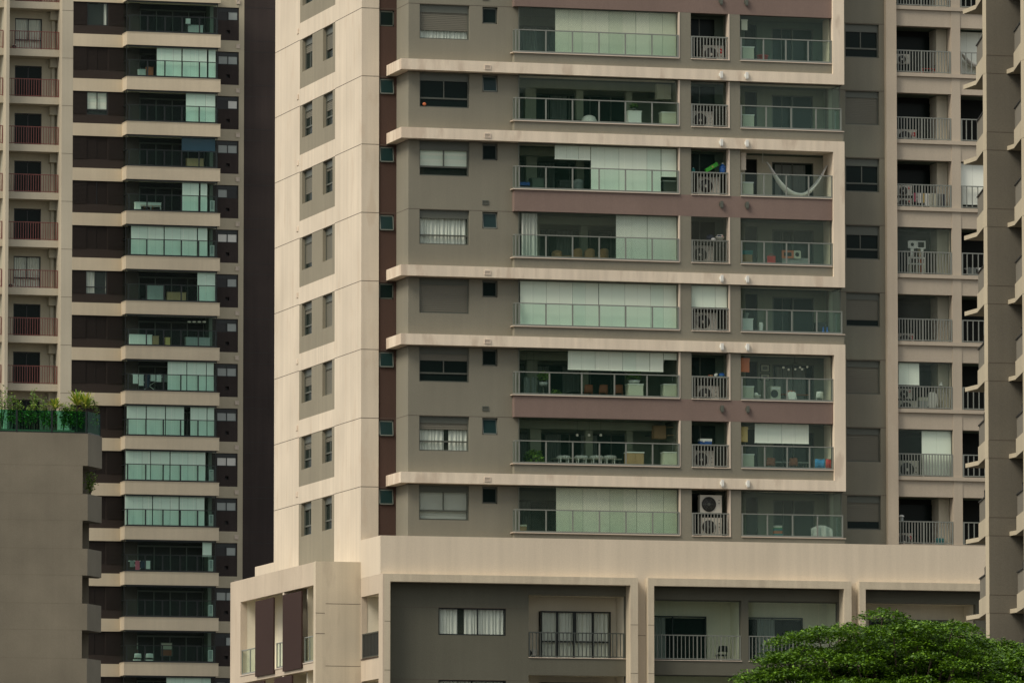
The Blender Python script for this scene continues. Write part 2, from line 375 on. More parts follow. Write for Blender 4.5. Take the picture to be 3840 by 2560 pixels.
def glazing(root, pl, a0, a1, z0, z1, d, pitch=.6, mat='glassC', fm='frame', name='glass_curtain'):
    mb = MB(); pl.box(mb, a0, a1, z1-.05, z1, d-.03, d+.03); pl.box(mb, a0, a1, z0, z0+.04, d-.03, d+.03); pl.box(mb, a0, a0+.04, z0+.04, z1-.05, d-.03, d+.03); pl.box(mb, a1-.04, a1, z0+.04, z1-.05, d-.03, d+.03); o = mb.build(name, fm, root)
    g = MB(); n = max(1, round((a1-a0)/pitch)); w = (a1-a0)/n
    for i in range(n): pl.box(g, a0+w*i+.006, a0+w*(i+1)-.006, z0+.04, z1-.05, d-.004+.003*(i % 2), d+.004+.003*(i % 2))
    g.build('glass_panel', mat, o); return o
def roller(parent, pl, a0, a1, z0, z1, d, mat='blind', n=None):
    mb = MB(); n = max(1, round((a1-a0)/.6)); w = (a1-a0)/n
    for i in range(n):
        g_ = .012 if i % 2 == 0 else .003; o_ = .010*(i//2 % 3)
        pl.box(mb, a0+w*i+g_, a0+w*(i+1)-.003, z0, z1, d+o_, d+o_+.01)
    pl.box(mb, a0, a1, z0-.03, z0, d-.01, d+.03)
    return mb.build('roller_blind', mat, parent)
def netting(root, pl, a0, a1, z0, z1, d):
    n = MB(); n.add([pl.pt(a0, z0, d), pl.pt(a1, z0, d), pl.pt(a1, z1, d), pl.pt(a0, z1, d)], [(0, 1, 2, 3)]); return n.build('safety_net', 'net', root)

# ============================================================ GROUND
g = MB(); g.box(-3000, 3000, -3000, 3000, -.2, 0); go = g.build('ground', 'ground'); go['kind'] = 'structure'; go['label'] = 'grey asphalt ground around the buildings'

# ============================================================ MAIN TOWER
PF, PLF = Pl('F', 0.0), Pl('L', 0.0)
T = {k: 43.25-3*(k-1) for k in range(-1, 9)}
TOP = 52.25
tower = thing('apartment_tower', 'tall cream and grey apartment tower with cream ledges and mauve bands above a podium', 'building', (13, 7, 0))
R = tower
uP = UX(1420, 0); uG = 1.592; uL = UX(1929, -2.35); uGl = UX(1944, -2.2)
uA0, uA1, uB0, uB1 = UX(2553, -2.35), UX(2593, -2.35), UX(2734, -2.35), UX(2778, -2.35)
uR0, uR1 = UX(3128, -2.5), UX(3170, -2.5); uOpenR = UX(3124, -2.35); uWrap = UX(3158, -2.35)
YE = 15.84
# side wall with grey painted panels and deep windows
panels = []; swin = []
for k in range(-1, 8):
    t = T[k]; zb = t-2.24 if k < 7 else 21.0
    panels.append((4.70, 11.18, zb, t-.005))
    swin += [(8.91, 10.76, t-1.5, t-.03), (5.19, 6.94, t-1.5, t-.03)]
wall(PLF, .5, YE, 21.0, TOP, .5, panels).build('cream_side_wall', 'cream', R)
mb = MB()
for p in panels: wall(PLF, *p, .4, [w for w in swin if p[2] <= w[2] and w[3] <= p[3]+.01], d=.012, mb=mb)
mb.build('grey_side_panel', 'sidegrey', R)
side_specs = {  # storey: (far window, near window)
 -1: (dict(shut=.5), dict(shut=.4)), 0: (dict(shut=.45, bar=0), dict(shut=.68)), 1: (dict(shut=.42), dict(shut=.5)),
 2: (dict(shut=.72), dict(shut=.3)), 3: (dict(shut=.82), dict(shut=1)), 4: (dict(shut=.33), dict(shut=1)),
 5: (dict(shut=.5), dict(shut=1)), 6: (dict(shut=.4), dict(shut=.36)), 7: (dict(), dict())}
for k, (fa, ne) in side_specs.items():
    t = T[k]
    for (a0, a1), sp in (((8.91, 10.76), fa), ((5.19, 6.94), ne)):
        window(R, PLF, a0, a1, t-1.5, t-.03, .17+.012, bar=sp.get('bar', .3), shut=sp.get('shut', 0), content='dark')
# front pilaster, brown recess, grey return and grey front
wall(PF, 0, uP, 21.0, TOP, .5).build('cream_pilaster', 'cream', R)
bw = []
b0u, b1u = rect(1, 0, 1112, 75, 1243, 225, .05)[:2]
for k in range(-1, 8): bw.append((b0u, b1u, T[k]-.78, T[k]-.06))
wall(PF, uP+.002, uG-.002, 21.0, TOP, .4, bw, d=.05).build('brown_recess_wall', 'brown', R)
for k, op in {-1: 0, 0: 0, 1: 1, 2: 1, 3: 1, 4: 0, 5: 1, 6: 1, 7: 1}.items(): awning(R, PF, b0u, b1u, T[k]-.78, T[k]-.06, .13, op)
PG = Pl('F', -2.0); gh = []
w0, w1 = 2.094, 4.341; q0, q1 = 4.932, 5.627
for k in range(-1, 8): gh += [(w0, w1, T[k]-1.53, T[k]-.02), (q0, q1, T[k]-.78, T[k]-.04)]
uGr = UX(1944, -2.0)
mb = wall(PG, uG, uGr, 21.5, TOP, .5, gh); mb.box(uG, uG+.3, -1.5, .04, 21.5, TOP)
mb.build('grey_front_wall', 'grey', R)
fs = {-1: dict(shut=.6), 0: dict(shut=.75, content='curtain', bar=0, split=0, box=.17), 1: dict(box=.17, bar=.27), 2: dict(content='zebra', box=.19, bar=.27),
      3: dict(content='curtain', box=.18, bar=.27, split=0), 4: dict(shut=1, box=.12), 5: dict(shut=.38, box=.14, bar=.26),
      6: dict(shut=.38, content='curtain', box=.14, bar=.28, gap=(.52, .62), split=0), 7: dict(content='zebra_low', box=.14, bar=.27)}
for k, sp in fs.items():
    window(R, PG, w0, w1, T[k]-1.53, T[k]-.02, .14, net=(k == 7), **sp)
    awning(R, PG, q0, q1, T[k]-.78, T[k]-.04, .16, k in (1, 3, 6))
# expansion joints of the whole front
mb = MB()
for k in range(-1, 8):
    t = T[k]
    for a, b in ((0, 4.70), (11.18, YE)): PLF.box(mb, a, b, t-.012, t+.012, -.004, .01)
    PF.box(mb, 0, uP, t-.012, t+.012, -.004, .01); PF.box(mb, uP+.01, uG, t-.010, t+.010, .046, .06)
    Pl('L', uG).box(mb, -2.0, 0, t-.010, t+.010, -.004, .01); PG.box(mb, uG, uGr, t-.010, t+.010, -.004, .01)
    Pl('F', -1.0).box(mb, uR1+.02, UX(3322, -1.0), t-.012, t+.012, -.005, .01)
    PLF.box(mb, 4.70, 11.18, t-.02, t, .004, .03)
mb.build('expansion_joint', 'joint', R)
# wall vents
for k in range(0, 8):
    t = T[k]; v0 = MB()
    ya, za = 11.35, t+.33; PLF.box(v0, ya, ya+.32, za, za+.22, -.03, .01); v0.build('vent_grille', 'ledge', R)
    v1 = MB(); sr = MB()
    pl = Pl('F', -2.0 if k in (0, 3, 6) else -2.5); zz = t+.26 if k in (0, 3, 6) else t+.14
    ua = UX(1808, pl.b) if k in (0, 3, 6) else UX(1816, pl.b)
    frame_border(v1, pl, ua, ua+.29, zz, zz+.2, -.03, .005, .035)
    for i in range(4): pl.box(v1, ua+.03, ua+.26, zz+.04+i*.035, zz+.06+i*.035, -.02, .005)
    v1.build('vent_grille', 'frame' if k in (0, 3, 6) else 'sill', R)
# ledges, mauve bands, low walls, frame pilasters, sills
for k in range(-1, 9):
    t = T[k]; band = k % 3 != 0
    right_end = uR1
    if k == -1: band = True
    if band:
        mb = MB(); mb.prism([(1.136, 0.04), (1.136, -2.5), (uR1, -2.5), (uR1, -1.02), (uG+.35, -1.02), (uG+.01, -1.9), (uG-.01, .04)], t+.03, t+.50)
        mb.build('ledge_band', 'ledge', R)
        lw = MB(); lw.box(uL, uR1, -2.35, -2.0, t+.50, t+.94); lw.build('low_wall', 'grey', R)
    else:
        lw = MB(); lw.box(uL, uR0+.02, -2.35, -2.0, t+.0, t+.94); lw.build('mauve_band', 'mauve', R)
    framed_above = k not in (2, 5, 8, -1)           # storey resting on this level: has the closing pilaster
    ue = uR0-.01 if framed_above else uR1+.03
    sl_ = MB(); sl_.box(uL-.10, uA0-.06, -2.42, -1.95, t+.94, t+.975); sl_.box(uA1, uB0+.05, -2.40, -1.95, t+.94, t+.975); sl_.box(uB1, ue, -2.40, -1.95, t+.94, t+.975)
    sl_.box(uA0-.08, uA0-.02, -2.37, -2.0, t+.98, t+3.0); sl_.box(uB0-.005, uB0+.055, -2.37, -2.0, t+.94, t+3.0)
    sl_.build('stone_sill', 'sill', R)
    fl = MB(); fl.box(uGl, uR1-.1, -2.0, 1.4, t+.04, t+.45); fl.build('floor_slab', 'room', R)
for lo, hi in ((1, -1), (4, 2), (7, 5)):
    z0 = T[lo]+.50; z1 = (T[hi]+.03) if hi > 0 else TOP
    mb = MB(); mb.box(uR0, uR1, -2.5, -1.02, z0, z1); mb.build('frame_pilaster', 'ledge', R)
mb = MB(); mb.box(uA0-.02, uA1, -2.346, -1.6, 22.2, TOP-.01); mb.box(uB0+.05, uB1, -2.346, -1.6, 22.2, TOP-.01); mb.build('grey_column', 'grey', R)
# partitions and back walls of the rooms
mb = MB(); mb.box(uGl-.2, uGl, -1.5, 1.2, 22.2, TOP-.02); mb.box(uA0+.1, uA1-.1, -1.6, 1.2, 22.2, TOP-.02); mb.box(uB0+.15, uB1-.1, -1.6, 1.2, 22.2, TOP-.02)
mb.box(uR1-.25, uR1-.1, -1.02, 1.2, 22.2, TOP-.02)
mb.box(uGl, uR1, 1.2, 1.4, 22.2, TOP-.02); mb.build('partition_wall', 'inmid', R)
# the eight storeys of balconies
BIG = {-1: [(700, 1510, 1)], 0: [(425, 1510, 1)], 1: [], 2: [(420, 738, .31), (740, 1360, 1), (1362, 1505, .62)], 3: [(960, 1236, 1), (1238, 1510, 1)],
       4: [(115, 808, 1), (810, 1510, 1)], 5: [(535, 1378, .42), (1380, 1508, .15)], 6: [], 7: [(430, 1500, 1)]}
def ub(cx, v): return UX(px(2, cx), v)
POSTS = [72, 108, 345, 580, 815, 1048, 1283, 1528]
for k in range(-1, 8):
    t = T[k]; zs = t-3+.975; pb = Pl('F', -2.35)
    # main balcony
    gz = glazing(R, pb, uGl, uA0-.09, zs, t+.02, .17)
    ps = [72, 108, 375, 660, 948, 1235, 1528] if k == 5 else POSTS
    balustrade(R, pb, uL+.02, uA0-.09, zs, 1.01, [ub(c_, -2.35) for c_ in ps[1:-1]]+[uL+.05, uA0-.12], d=-.02, ret=.3)
    for (c0, c1, fr) in BIG[k]:
        a0, a1 = max(uGl+.02, ub(c0, -2.0)), min(uA0-.1, ub(c1, -2.0)); roller(gz, pb, a0, a1, zs+.03+(1-fr)*2.0, t-.03, .30, 'blind2' if k in (0, 7) else 'blind')
    if k in (0, 3, 7): netting(gz, pb, uGl, uA0-.1, zs, t, .06)
    # back of the main room: sliding doors and light strips of wall
    dm = MB(); bk = Pl('F', 1.2)
    bk.box(dm, uGl+.4, uA0-1.2, t-3+.45, t-.42, -.03, -.01); do = dm.build('sliding_door', 'doorglass', R)
    for fa in {0: (.1,), 1: (.02, .35), 2: (.05, .25), 3: (.1, .4), 5: (.0, .2, .45), 6: (.02, .30, .6), 7: (.05,)}.get(k, ()):
        x = uGl+.45+(uA0-1.8-uGl)*fa; folds(bk, x, x+.75, t-3+.5, t-.45, -.12, .025).build('curtain', 'curtaindk', do)
    fr_ = MB()
    for i in range(7): x = uGl+.4+(uA0-1.6-uGl)*i/6; bk.box(fr_, x-.03, x+.03, t-3+.45, t-.42, -.07, -.03)
    bk.box(fr_, uGl+.4, uA0-1.2, t-.42, t-.36, -.07, -.01); fr_.build('door_frame', 'frame', do)
    if k in (1, 2, 3, 5, 6):  # added piers and beam stand in for building reflections in the glass
        st_ = MB(); rr_ = random.Random(k*3+1)
        for x_, w_ in ((uGl+.7+.5*rr_.random(), .5), (uGl+3.1+.6*rr_.random(), .32), (uA0-1.9, .28)): st_.box(x_, x_+w_, -.4, -.1, t-2.55, t+.03)
        st_.build('reflection_pier', 'inmid', R)
        st_ = MB(); st_.box(uGl+.2, uA0-.2, -.6, -.35, t-.34, t+.02); st_.build('reflection_beam', 'inmid', R)
    # service balcony with the air conditioner
    bars(R, pb, uA1+.01, uB0+.04, zs, 1.0, 12, d=.03)
    sb = MB(); P2 = Pl('F', -1.05); P2.box(sb, uA1, uB0+.15, t-2.6, t+.03, 0, .05); sb.build('service_back_wall', 'room', R)
    dg = MB(); P2.box(dg, uA1+.08, uB0-.25, t-2.5, t-.1, -.03, -.01); dg.build('service_door', 'dkglass', R)
    dm = MB(); P2.box(dm, uA1+.75, uA1+.80, t-2.5, t-.1, -.05, -.03); dm.build('door_frame', 'frame', R)
    if k == 4: g4 = glazing(R, pb, uA1, uB0, zs+1.0, t+.02, .14, .55); roller(g4, pb, uA1+.02, uB0+.0, zs+.98, t, .2)
    elif k in (1, 2, 5, 6): glazing(R, pb, uA1, uB0+.04, zs+1.0, t+.02, .35, .55, 'glassC')
    if k == 3: netting(R, pb, uA1, uB0+.04, zs, t, .0)
    # corner balcony
    framed = k not in (1, 4, 7)
    ue = uR0-.015 if framed else uWrap
    if k not in (2,): glazing(R, pb, uB1+.01, ue, zs, t+.02, .17)
    pp = [2067, 2270, 2462, 2655] if framed else [2067, 2293, 2515, 2720]
    pxs = ([px(3, 60), px(3, 258), px(3, 455)] if framed else [px(3, 82), px(3, 303), px(3, 522)])
    balustrade(R, pb, uB1+.01, ue, zs, 1.01, [UX(q, -2.35) for q in pxs]+[uB1+.04, ue-.03], d=-.02, ret_right=0 if framed else .9)
    if not framed:
        lw = MB(); lw.box(ue-.02, ue+.02, -2.33, -1.02, t-.02, t+.02); gs = MB(); gs.box(ue-.01, ue-.002, -2.15, -1.04, zs, t-.02); o = lw.build('glass_curtain', 'frame', R); gs.build('glass_panel', 'glassG', o)
    if k in (3, 7): netting(R, pb, uB1, ue, zs, t, .06)
    P3 = Pl('F', -.25); hw = (UX(2897, -.25), UX(3052, -.25), t-2.55, t-.24); sw = (UX(2796, -.25), UX(2841, -.25), t-2.55, t-.14)
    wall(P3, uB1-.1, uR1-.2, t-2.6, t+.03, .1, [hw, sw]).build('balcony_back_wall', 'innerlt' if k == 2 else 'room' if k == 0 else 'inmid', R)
    dd = MB(); P3.box(dd, sw[0], sw[1], sw[2], sw[3], .12, .14); dd.build('side_opening', 'dark', R); dd = MB(); P3.box(dd, hw[0], hw[1], hw[2], hw[3], .07, .09); do = dd.build('balcony_door', 'doorglass', R)
    fr_ = MB(); frame_border(fr_, P3, *hw, .0, .07, .05); m_ = (hw[0]+hw[1])/2; P3.box(fr_, m_-.03, m_+.03, hw[2], hw[3], .0, .07)
    P3.box(fr_, m_-.5, m_-.47, hw[2], hw[3], .02, .07); fr_.build('door_frame', 'frame', do)
    if k in (2, 5): folds(P3, hw[0]+.15, hw[1]-.35, hw[2], hw[3]-.1, .055, .012).build('curtain', 'curtaindk', do)
# short blinds of the corner balcony on storey six
a0, a1 = UX(px(2, 2183), -2.0), UX(px(3, 452), -2.0)
roller(R, Pl('F', -2.35), a0, a1, T[6]-.85, T[6]-.02, .36, n=2)
# grey wall right of the frames, its windows
PW = Pl('F', -1.0); uW0, uW1 = UX(3174, -1.0), UX(3301, -1.0); uPi0, uPi1 = UX(3328, -1.26), UX(3367, -1.26)
gh = [(uW0, uW1, T[k]-1.53, T[k]-.03) for k in range(-1, 8)]
wall(PW, uR1-.3, uPi0+.05, 21.5, TOP, .35, gh).build('grey_end_wall', 'grey', R)
rs = {-1: dict(shut=1), 0: dict(box=.17, bar=.28, split=.48), 1: dict(shut=1, box=.13), 2: dict(box=.17, bar=.26, split=.5), 3: dict(box=.22, bar=.3, split=.45),
      4: dict(shut=.8, bar=0, split=0, box=.14), 5: dict(shut=1, box=.14), 6: dict(shut=1, box=.14), 7: dict(shut=.76, bar=0, split=0, box=.15)}
for k, sp in rs.items(): window(R, PW, uW0, uW1, T[k]-1.53, T[k]-.03, .15, **sp)
mb = MB(); mb.box(uPi0, uPi1, -1.26, -.5, 21.5, TOP); mb.build('tall_pilaster', 'podside', R)
# balcony wing at the right
uw0 = uPi1; uc0, uc1 = UX(3573, -1.05), UX(3607, -1.05); uEnd = 33.0
for k in range(-1, 9):
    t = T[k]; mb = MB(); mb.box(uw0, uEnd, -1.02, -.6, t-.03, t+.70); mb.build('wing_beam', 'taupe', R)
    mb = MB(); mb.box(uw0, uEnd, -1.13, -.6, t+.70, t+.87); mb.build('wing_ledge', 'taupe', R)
    fl = MB(); fl.box(uw0, uEnd, -.6, 1.2, t-.01, t+.40); fl.build('floor_slab', 'room', R)
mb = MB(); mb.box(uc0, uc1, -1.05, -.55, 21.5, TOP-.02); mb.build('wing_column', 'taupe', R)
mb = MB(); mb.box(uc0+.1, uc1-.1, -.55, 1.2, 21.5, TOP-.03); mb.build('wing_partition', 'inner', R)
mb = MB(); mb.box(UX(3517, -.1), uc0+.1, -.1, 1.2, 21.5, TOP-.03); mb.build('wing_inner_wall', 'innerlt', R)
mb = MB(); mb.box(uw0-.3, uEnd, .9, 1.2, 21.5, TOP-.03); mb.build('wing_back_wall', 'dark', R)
for k in range(-1, 8):
    t = T[k]; zb = t-3+.87; pw = Pl('F', -1.0)
    bars(R, pw, uw0+.02, uc0-.02, zb, 1.02, 19, midposts=(9,)); bars(R, pw, uc1+.02, uEnd-1.2, zb, 1.02, 17, midposts=(8,))
    dg = MB(); Pl('F', .88).box(dg, uw0+.05, UX(3510, .9), t-2.5, t-.25, -.03, -.01); dg.build('sliding_door', 'dkglass', R)
    if k in (3, 5, 6): glazing(R, pw, uw0, uc0, zb, t-.03, .12, .6, 'glassC')
    if k in (3, 4): netting(R, pw, uw0, uc0, zb, t, .09)
g5 = MB(); 
roller(R, Pl('F', -1.0), UX(px(3, 1242), -.8), UX(px(3, 1426), -.8), T[5]-1.02, T[5]-.08, .2, n=2)
roller(R, Pl('F', -1.0), UX(px(3, 1443), -.8), UX(px(3, 1708), -.8), T[6]-2.1, T[6]-.08, .2, n=2)
roller(R, Pl('F', -1.0), uc1+.04, uc1+2.4, T[2]-1.9, T[2]-.08, .2, n=2)
roller(R, Pl('F', -1.0), uc1+.04, uc1+2.4, T[0]-1.9, T[0]-.08, .9, n=2)
# tower core and roof
mb = MB(); mb.box(.55, uEnd-.01, 1.4, YE-.01, 21.0, TOP-.05); mb.box(-.0+.02, uEnd, .6, YE, TOP-.04, TOP); mb.box(.52, uG+.3, .48, 1.4, 21, TOP-.06)
mb.box(uG+.3, uGl-.2, -1.45, 1.4, 21.6, TOP-.07); mb.box(uGl-.2, uEnd, -2.0, 1.4, TOP-.3, TOP-.08)
mb.build('tower_core', 'dkgrey', R)
# wall lights / cameras on the bands
for k in (0, 1, 2, 3, 4, 5, 6, 7):
    t = T[k]; dark = k % 3 == 0
    for cpx in (2706, 2802):
        v = -2.35 if dark else -2.5; u = UX(cpx, v); zc = t+.58 if dark else t+.30
        if cpx > 2750: zc += .0
        lo = thing('wall_light', ('dark' if dark else 'white')+' wall light on the '+('mauve band' if dark else 'cream ledge')+', '+('first' if cpx < 2750 else 'second')+' of the pair, level '+str(8-k)+' above the podium', 'light', (u, v, zc), 'wall lights on the bands')
        mb = MB(); mb.box(u-.06, u+.06, v-.12, v-.02, zc-.15, zc+.12); mb.box(u-.045, u+.045, v-.105, v-.035, zc-.19, zc-.15); mb.build('lamp_body', 'frame' if dark else 'curtain', lo)
        mb = MB(); mb.box(u-.10, u-.03, v-.02, v-.001, zc-.08, zc+.05); mb.tube((u-.04, v-.01, zc), (u, v-.06, zc), .02); mb.build('bracket', 'frame' if dark else 'white', lo)

# ------------------------------------------------------------ podium (part of the same building)
uX = 33.0
mb = MB(); mb.prism([(0, 0.0), (0, -3.4), (uX, -3.4), (uX, -3.1), (.3, -3.1), (.3, 0.0)], 21.24, 22.91); mb.build('podium_parapet', 'pod', R)
mb = MB(); mb.box(.05, uX, -3.1, .6, 21.9, 22.2); mb.build('podium_roof', 'dkgrey', R)
# left return wall below the parapet, with two balcony openings
PH = 3.11
oph = [(-3.10, -.12, 17.72, 20.43)]+[(-3.10, -.12, 14.55-PH*i, 16.76-PH*i) for i in range(5)]
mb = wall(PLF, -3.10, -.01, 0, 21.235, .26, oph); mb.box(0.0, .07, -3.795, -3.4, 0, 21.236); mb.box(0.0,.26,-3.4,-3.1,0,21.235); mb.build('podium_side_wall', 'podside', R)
mb = MB()
for h in oph: recess(PLF, h[0]+.25, h[1], h[2], h[3], .26, 1.5, mb=mb)
mb.build('balcony_recess', 'innerlt', R)
for h in oph: bars(R, PLF, h[0]+.02, h[1]-.02, h[2], 1.1, 12, d=.06, mat='raildk', r=.012); 
for h in oph[:2]:
    s = MB(); PLF.box(s, h[0]+.03, h[1]-.03, h[2]+.06, h[2]+1.05, .09, .10); s.build('railing_panel', 'black', R)
    s = MB(); PLF.box(s, h[0], h[1], h[2]-.03, h[2], -.04, .2); s.build('stone_sill', 'brown', R)
# frames
XR = {1: (.07, .335, 11.11, 11.45), 2: (11.91, 12.18, 20.86, 21.2), 3: (21.56, 21.85, 32.6, 33.0)}
for n, (a, b, c_, d_) in XR.items():
    mb = MB(); mb.box(a, d_, -3.8, -3.35 if n > 1 else -3.1, 20.91, 21.238); mb.box(a, b, -3.8, -3.1, 0, 20.91); mb.box(c_, d_, -3.8, -3.1, 0, 20.91); mb.build('portal_frame', 'podgreen', R)
mb = MB(); mb.box(11.45, 11.91, -3.4, -3.1, 0, 21.24); mb.box(21.2, 21.56, -3.4, -3.1, 0, 21.24); mb.build('gap_wall', 'pod', R)
mb = MB()
for z in (19.2, 17.1, 15.2):
    for a, b in ((.34-.26, .335), (11.11, 11.45), (11.91, 12.18), (20.86, 21.2), (21.56, 21.85)): mb.box(a, b, -3.803, -3.79, z-.01, z+.01)
for a, b in ((11.45, 11.91), (21.2, 21.56)): mb.box(a, b, -3.403, -3.39, 18.75, 18.77)
mb.build('expansion_joint', 'joint', R)
# infill of frame one
PI = Pl('F', -3.1)
h1 = [(2.67, 5.70, 18.68, 19.86)]+[(2.67, 5.70, 15.57-PH*i, 16.75-PH*i) for i in range(4)]
bl1 = [(6.71, 11.10, 17.77, 20.47)]+[(6.71, 11.10, 14.66-PH*i, 17.0-PH*i) for i in range(5)]
mb = wall(PI, .335, 11.11, 0, 20.91, .3, h1+bl1); mb.build('podium_grey_wall', 'dkgrey', R)
mb = MB()
for i in range(5):
    z = 19.86-PH*i; PI.box(mb, .335, 6.71, z-.01, z+.01, -.004, .02)
mb.build('expansion_joint', 'joint', R)
for i, h in enumerate(h1): window(R, PI, *h, .1, box=0, bar=0, split=.585 if i == 0 else .5, content='curtain', fm='blackf', gap=(.30, .40) if i == 0 else None)
mb = MB()
for h in bl1: recess(PI, h[0], h[1], h[2], h[3], .3, 1.6, mb=mb)
mb.build('balcony_recess', 'innerlt', R)
dd = rect(0, 3, 0, 0, 1, 1, 0)
du0 = F(1850+395/2.351, 2300, -1.5)[0]; du1 = F(1850+1010/2.351, 2300, -1.5)[0]
for i, h in enumerate(bl1[:2]):
    zt = h[3]-.62 if i == 0 else h[3]-.25; window(R, Pl('F', -1.5), du0, du1, h[2]-.2, zt, -.42, box=0, bar=.42, split=.5, content='curtain', fm='blackf')
    e = MB(); P5 = Pl('F', -1.5)
    for f_ in (.23, .47, .74): P5.box(e, du0+(du1-du0)*f_-.05, du0+(du1-du0)*f_+.05, h[2]-.2, zt-.05, -.48, -.43)
    e.build('door_mullion', 'blackf', R)
for h in bl1: bars(R, PI, h[0]+.02, h[1]-.05, h[2], 1.1, 25, d=.05, mat='raildk', r=.018)
s = MB()
for h in bl1: PI.box(s, h[0], h[1]+.02, h[2]-.03, h[2], -.04, .25)
s.build('stone_sill', 'sill', R)
# infill of frame two: two glazed balconies
zA = F(1850+1500/2.351, 1893+1365/2.351, -3.1)[1]
a20, a21 = 12.18, UX(1850+2180/2.351, -3.1); b20, b21 = UX(1850+2242/2.351, -3.1), 20.80
zt2 = F(1850+1800/2.351, 1893+835/2.351, -3.1)[1]; zs2 = F(1850+1800/2.351, 1893+1365/2.351, -3.1)[1]
hh = []
for i in range(6):
    zt = zt2 if i == 0 else zs2-.65-PH*(i-1); zb = zs2 if i == 0 else zs2-PH*i
    hh += [(a20, a21, zb, zt), (b20, b21, zb, zt)]
wall(PI, 12.18, 20.86, 0, 20.91, .3, hh).build('podium_grey_wall', 'dkgrey', R)
mb = MB()
for h in hh: recess(PI, h[0], h[1], h[2], h[3], .3, 1.7, mb=mb)
mb.build('balcony_recess', 'innerlt', R)
for j, h in enumerate(hh[:4]):
    glazing(R, PI, h[0], h[1], h[2], h[3], .2, .9, 'glassG')
    bars(R, PI, h[0]+.02, h[1]-.02, h[2], 1.1, 23 if j % 2 == 0 else 24, d=.05, mat='rail', r=.014, midposts=(6, 12, 18))
    x0 = h[0]-.3 if j % 2 == 0 else h[0]+.2
    window(R, Pl('F', -1.4), max(h[0], x0), h[1]-1.1, h[2]-.2, h[3]-.62, -.06, box=0, bar=0, split=.5, content='dark', fm='blackf')
    cu = MB(); fo = folds(Pl('F', -1.4), h[0]+(.5 if j % 2 == 0 else .9), h[0]+(1.2 if j % 2 == 0 else 1.7), h[2], h[3]-.7, -.10, .02); fo.build('curtain', 'curtaindk', R)
s = MB()
for h in hh: PI.box(s, h[0], h[1]+.02, h[2]-.03, h[2], -.04, .25)
s.build('stone_sill', 'sill', R)
# infill of frame three
z3 = F(3400, 1893+865/2.351, -3.1)[1]; e3 = UX(2840+1910/2.351, -3.1); hh3 = []
for i in range(6): hh3.append((21.85, e3, zs2-PH*i, z3 if i == 0 else zs2-.65-PH*(i-1)))
wall(PI, 21.85, 32.6, 0, 20.91, .3, hh3).build('podium_grey_wall', 'dkgrey', R)
mb = MB()
for h in hh3: recess(PI, h[0], h[1], h[2], h[3], .3, 1.7, mb=mb)
mb.build('balcony_recess', 'innerlt', R)
d0, d1 = UX(3215, -1.4), UX(2840+1670/2.351, -1.4)
for h in hh3[:2]:
    window(R, Pl('F', -1.4), d0+.5, d1, h[2]-.2, h[3]-.62, -.06, box=0, bar=0, content='dark', fm='blackf'); bars(R, PI, h[0]+.02, h[1]-.02, h[2], 1.1, 30, d=.05, mat='rail', r=.014)
mb = MB(); mb.box(UX(3690, -3.1), UX(3702, -3.1), -3.14, -3.1, 15, 19.7); mb.build('teal_glass_strip', 'tglass', R)
# podium core
mb = MB(); mb.box(1.6, uX-.01, -1.25, YE, 0, 21.9); mb.box(.02, 1.6, .0, YE, 0, 21.0); mb.box(.0, 3.0, YE, 19.45, 0, 22.9); mb.build('podium_core', 'pod', R)
# left wing of the podium
UWg = -2.02; PLW = Pl('L', UWg)
wall(Pl('F', 0.0), UWg, -.002, 0, 21.96, .38).build('wing_end_wall', 'podgreen', R)
ow = [(.39, 13.89, 17.62, 20.95)]+[(.39, 13.89, 14.1-PH*i, 17.28-PH*i) for i in range(5)]
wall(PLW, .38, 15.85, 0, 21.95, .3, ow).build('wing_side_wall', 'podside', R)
mb = MB(); mb.box(UWg+.3, -.01, .38, 15.85, 21.2, 21.5)
for h in ow: mb.box(UWg+.3, -.5, .38, 15.85, h[2]-.3, h[2]-.05)
mb.build('loggia_slab', 'innerlt', R)
mb = MB(); mb.box(-.5, -.3, .38, 15.85, 0, 21.2); mb.box(UWg+.3, -.5, 5.80, 6.05, 0, 21.2); mb.box(UWg+.3, -.5, 13.9, 14.1, 0, 21.2); mb.box(UWg+.3, -.5, 2.6, 2.75, 14, 21.2); mb.box(-.6, -.5, 11.2, 12.6, 14, 21.2)
mb.build('loggia_back_wall', 'innerlt', R)
mb = MB(); PLW.box(mb, 5.80, 6.05, 0, 20.95, .02, .3); mb.build('loggia_column', 'pod', R)
mb = MB(); PLW.box(mb, .0, .005, 0, 1, 0, .1)
j = MB(); jf = Pl('F', 0.0)
for z in (19.72, 18.83): jf.box(j, UWg, UWg+.41, z-.012, z+.012, -.004, .01)
jf.box(j, UWg+.45, 0, 20.12, 20.14, -.004, .01); jf.box(j, UWg+.45, 0, 17.42, 17.44, -.004, .01); j.build('expansion_joint', 'joint', R)
for (y0, y1, z0, z1) in ((7.3, 10.7, 17.43, 20.80), (2.2, 5.6, 17.43, 20.80), (3.9, 7.1, 13.9, 17.2), (9, 12.3, 13.9, 17.2)):
    mb = MB(); n = int((y1-y0)/.11)
    for i in range(n): y = y0+(y1-y0)*i/n; PLW.box(mb, y, y+.075, z0, z1, -.10, -.04)
    PLW.box(mb, y0, y1, z0, z1, -.05, -.02); mb.build('slatted_screen', 'slat', R)
for (y0, y1) in ((10.7, 13.85), (6.08, 7.3), (.42, 2.2)):
    balustrade(R, PLW, y0, y1, 17.65, 1.12, [y0+.03, (y0+y1)/2, y1-.03], d=.08, glassm='glassG')
s = MB(); PLW.box(s, .39, 13.89, 17.60, 17.64, -.03, .25); s.build('stone_sill', 'sill', R)

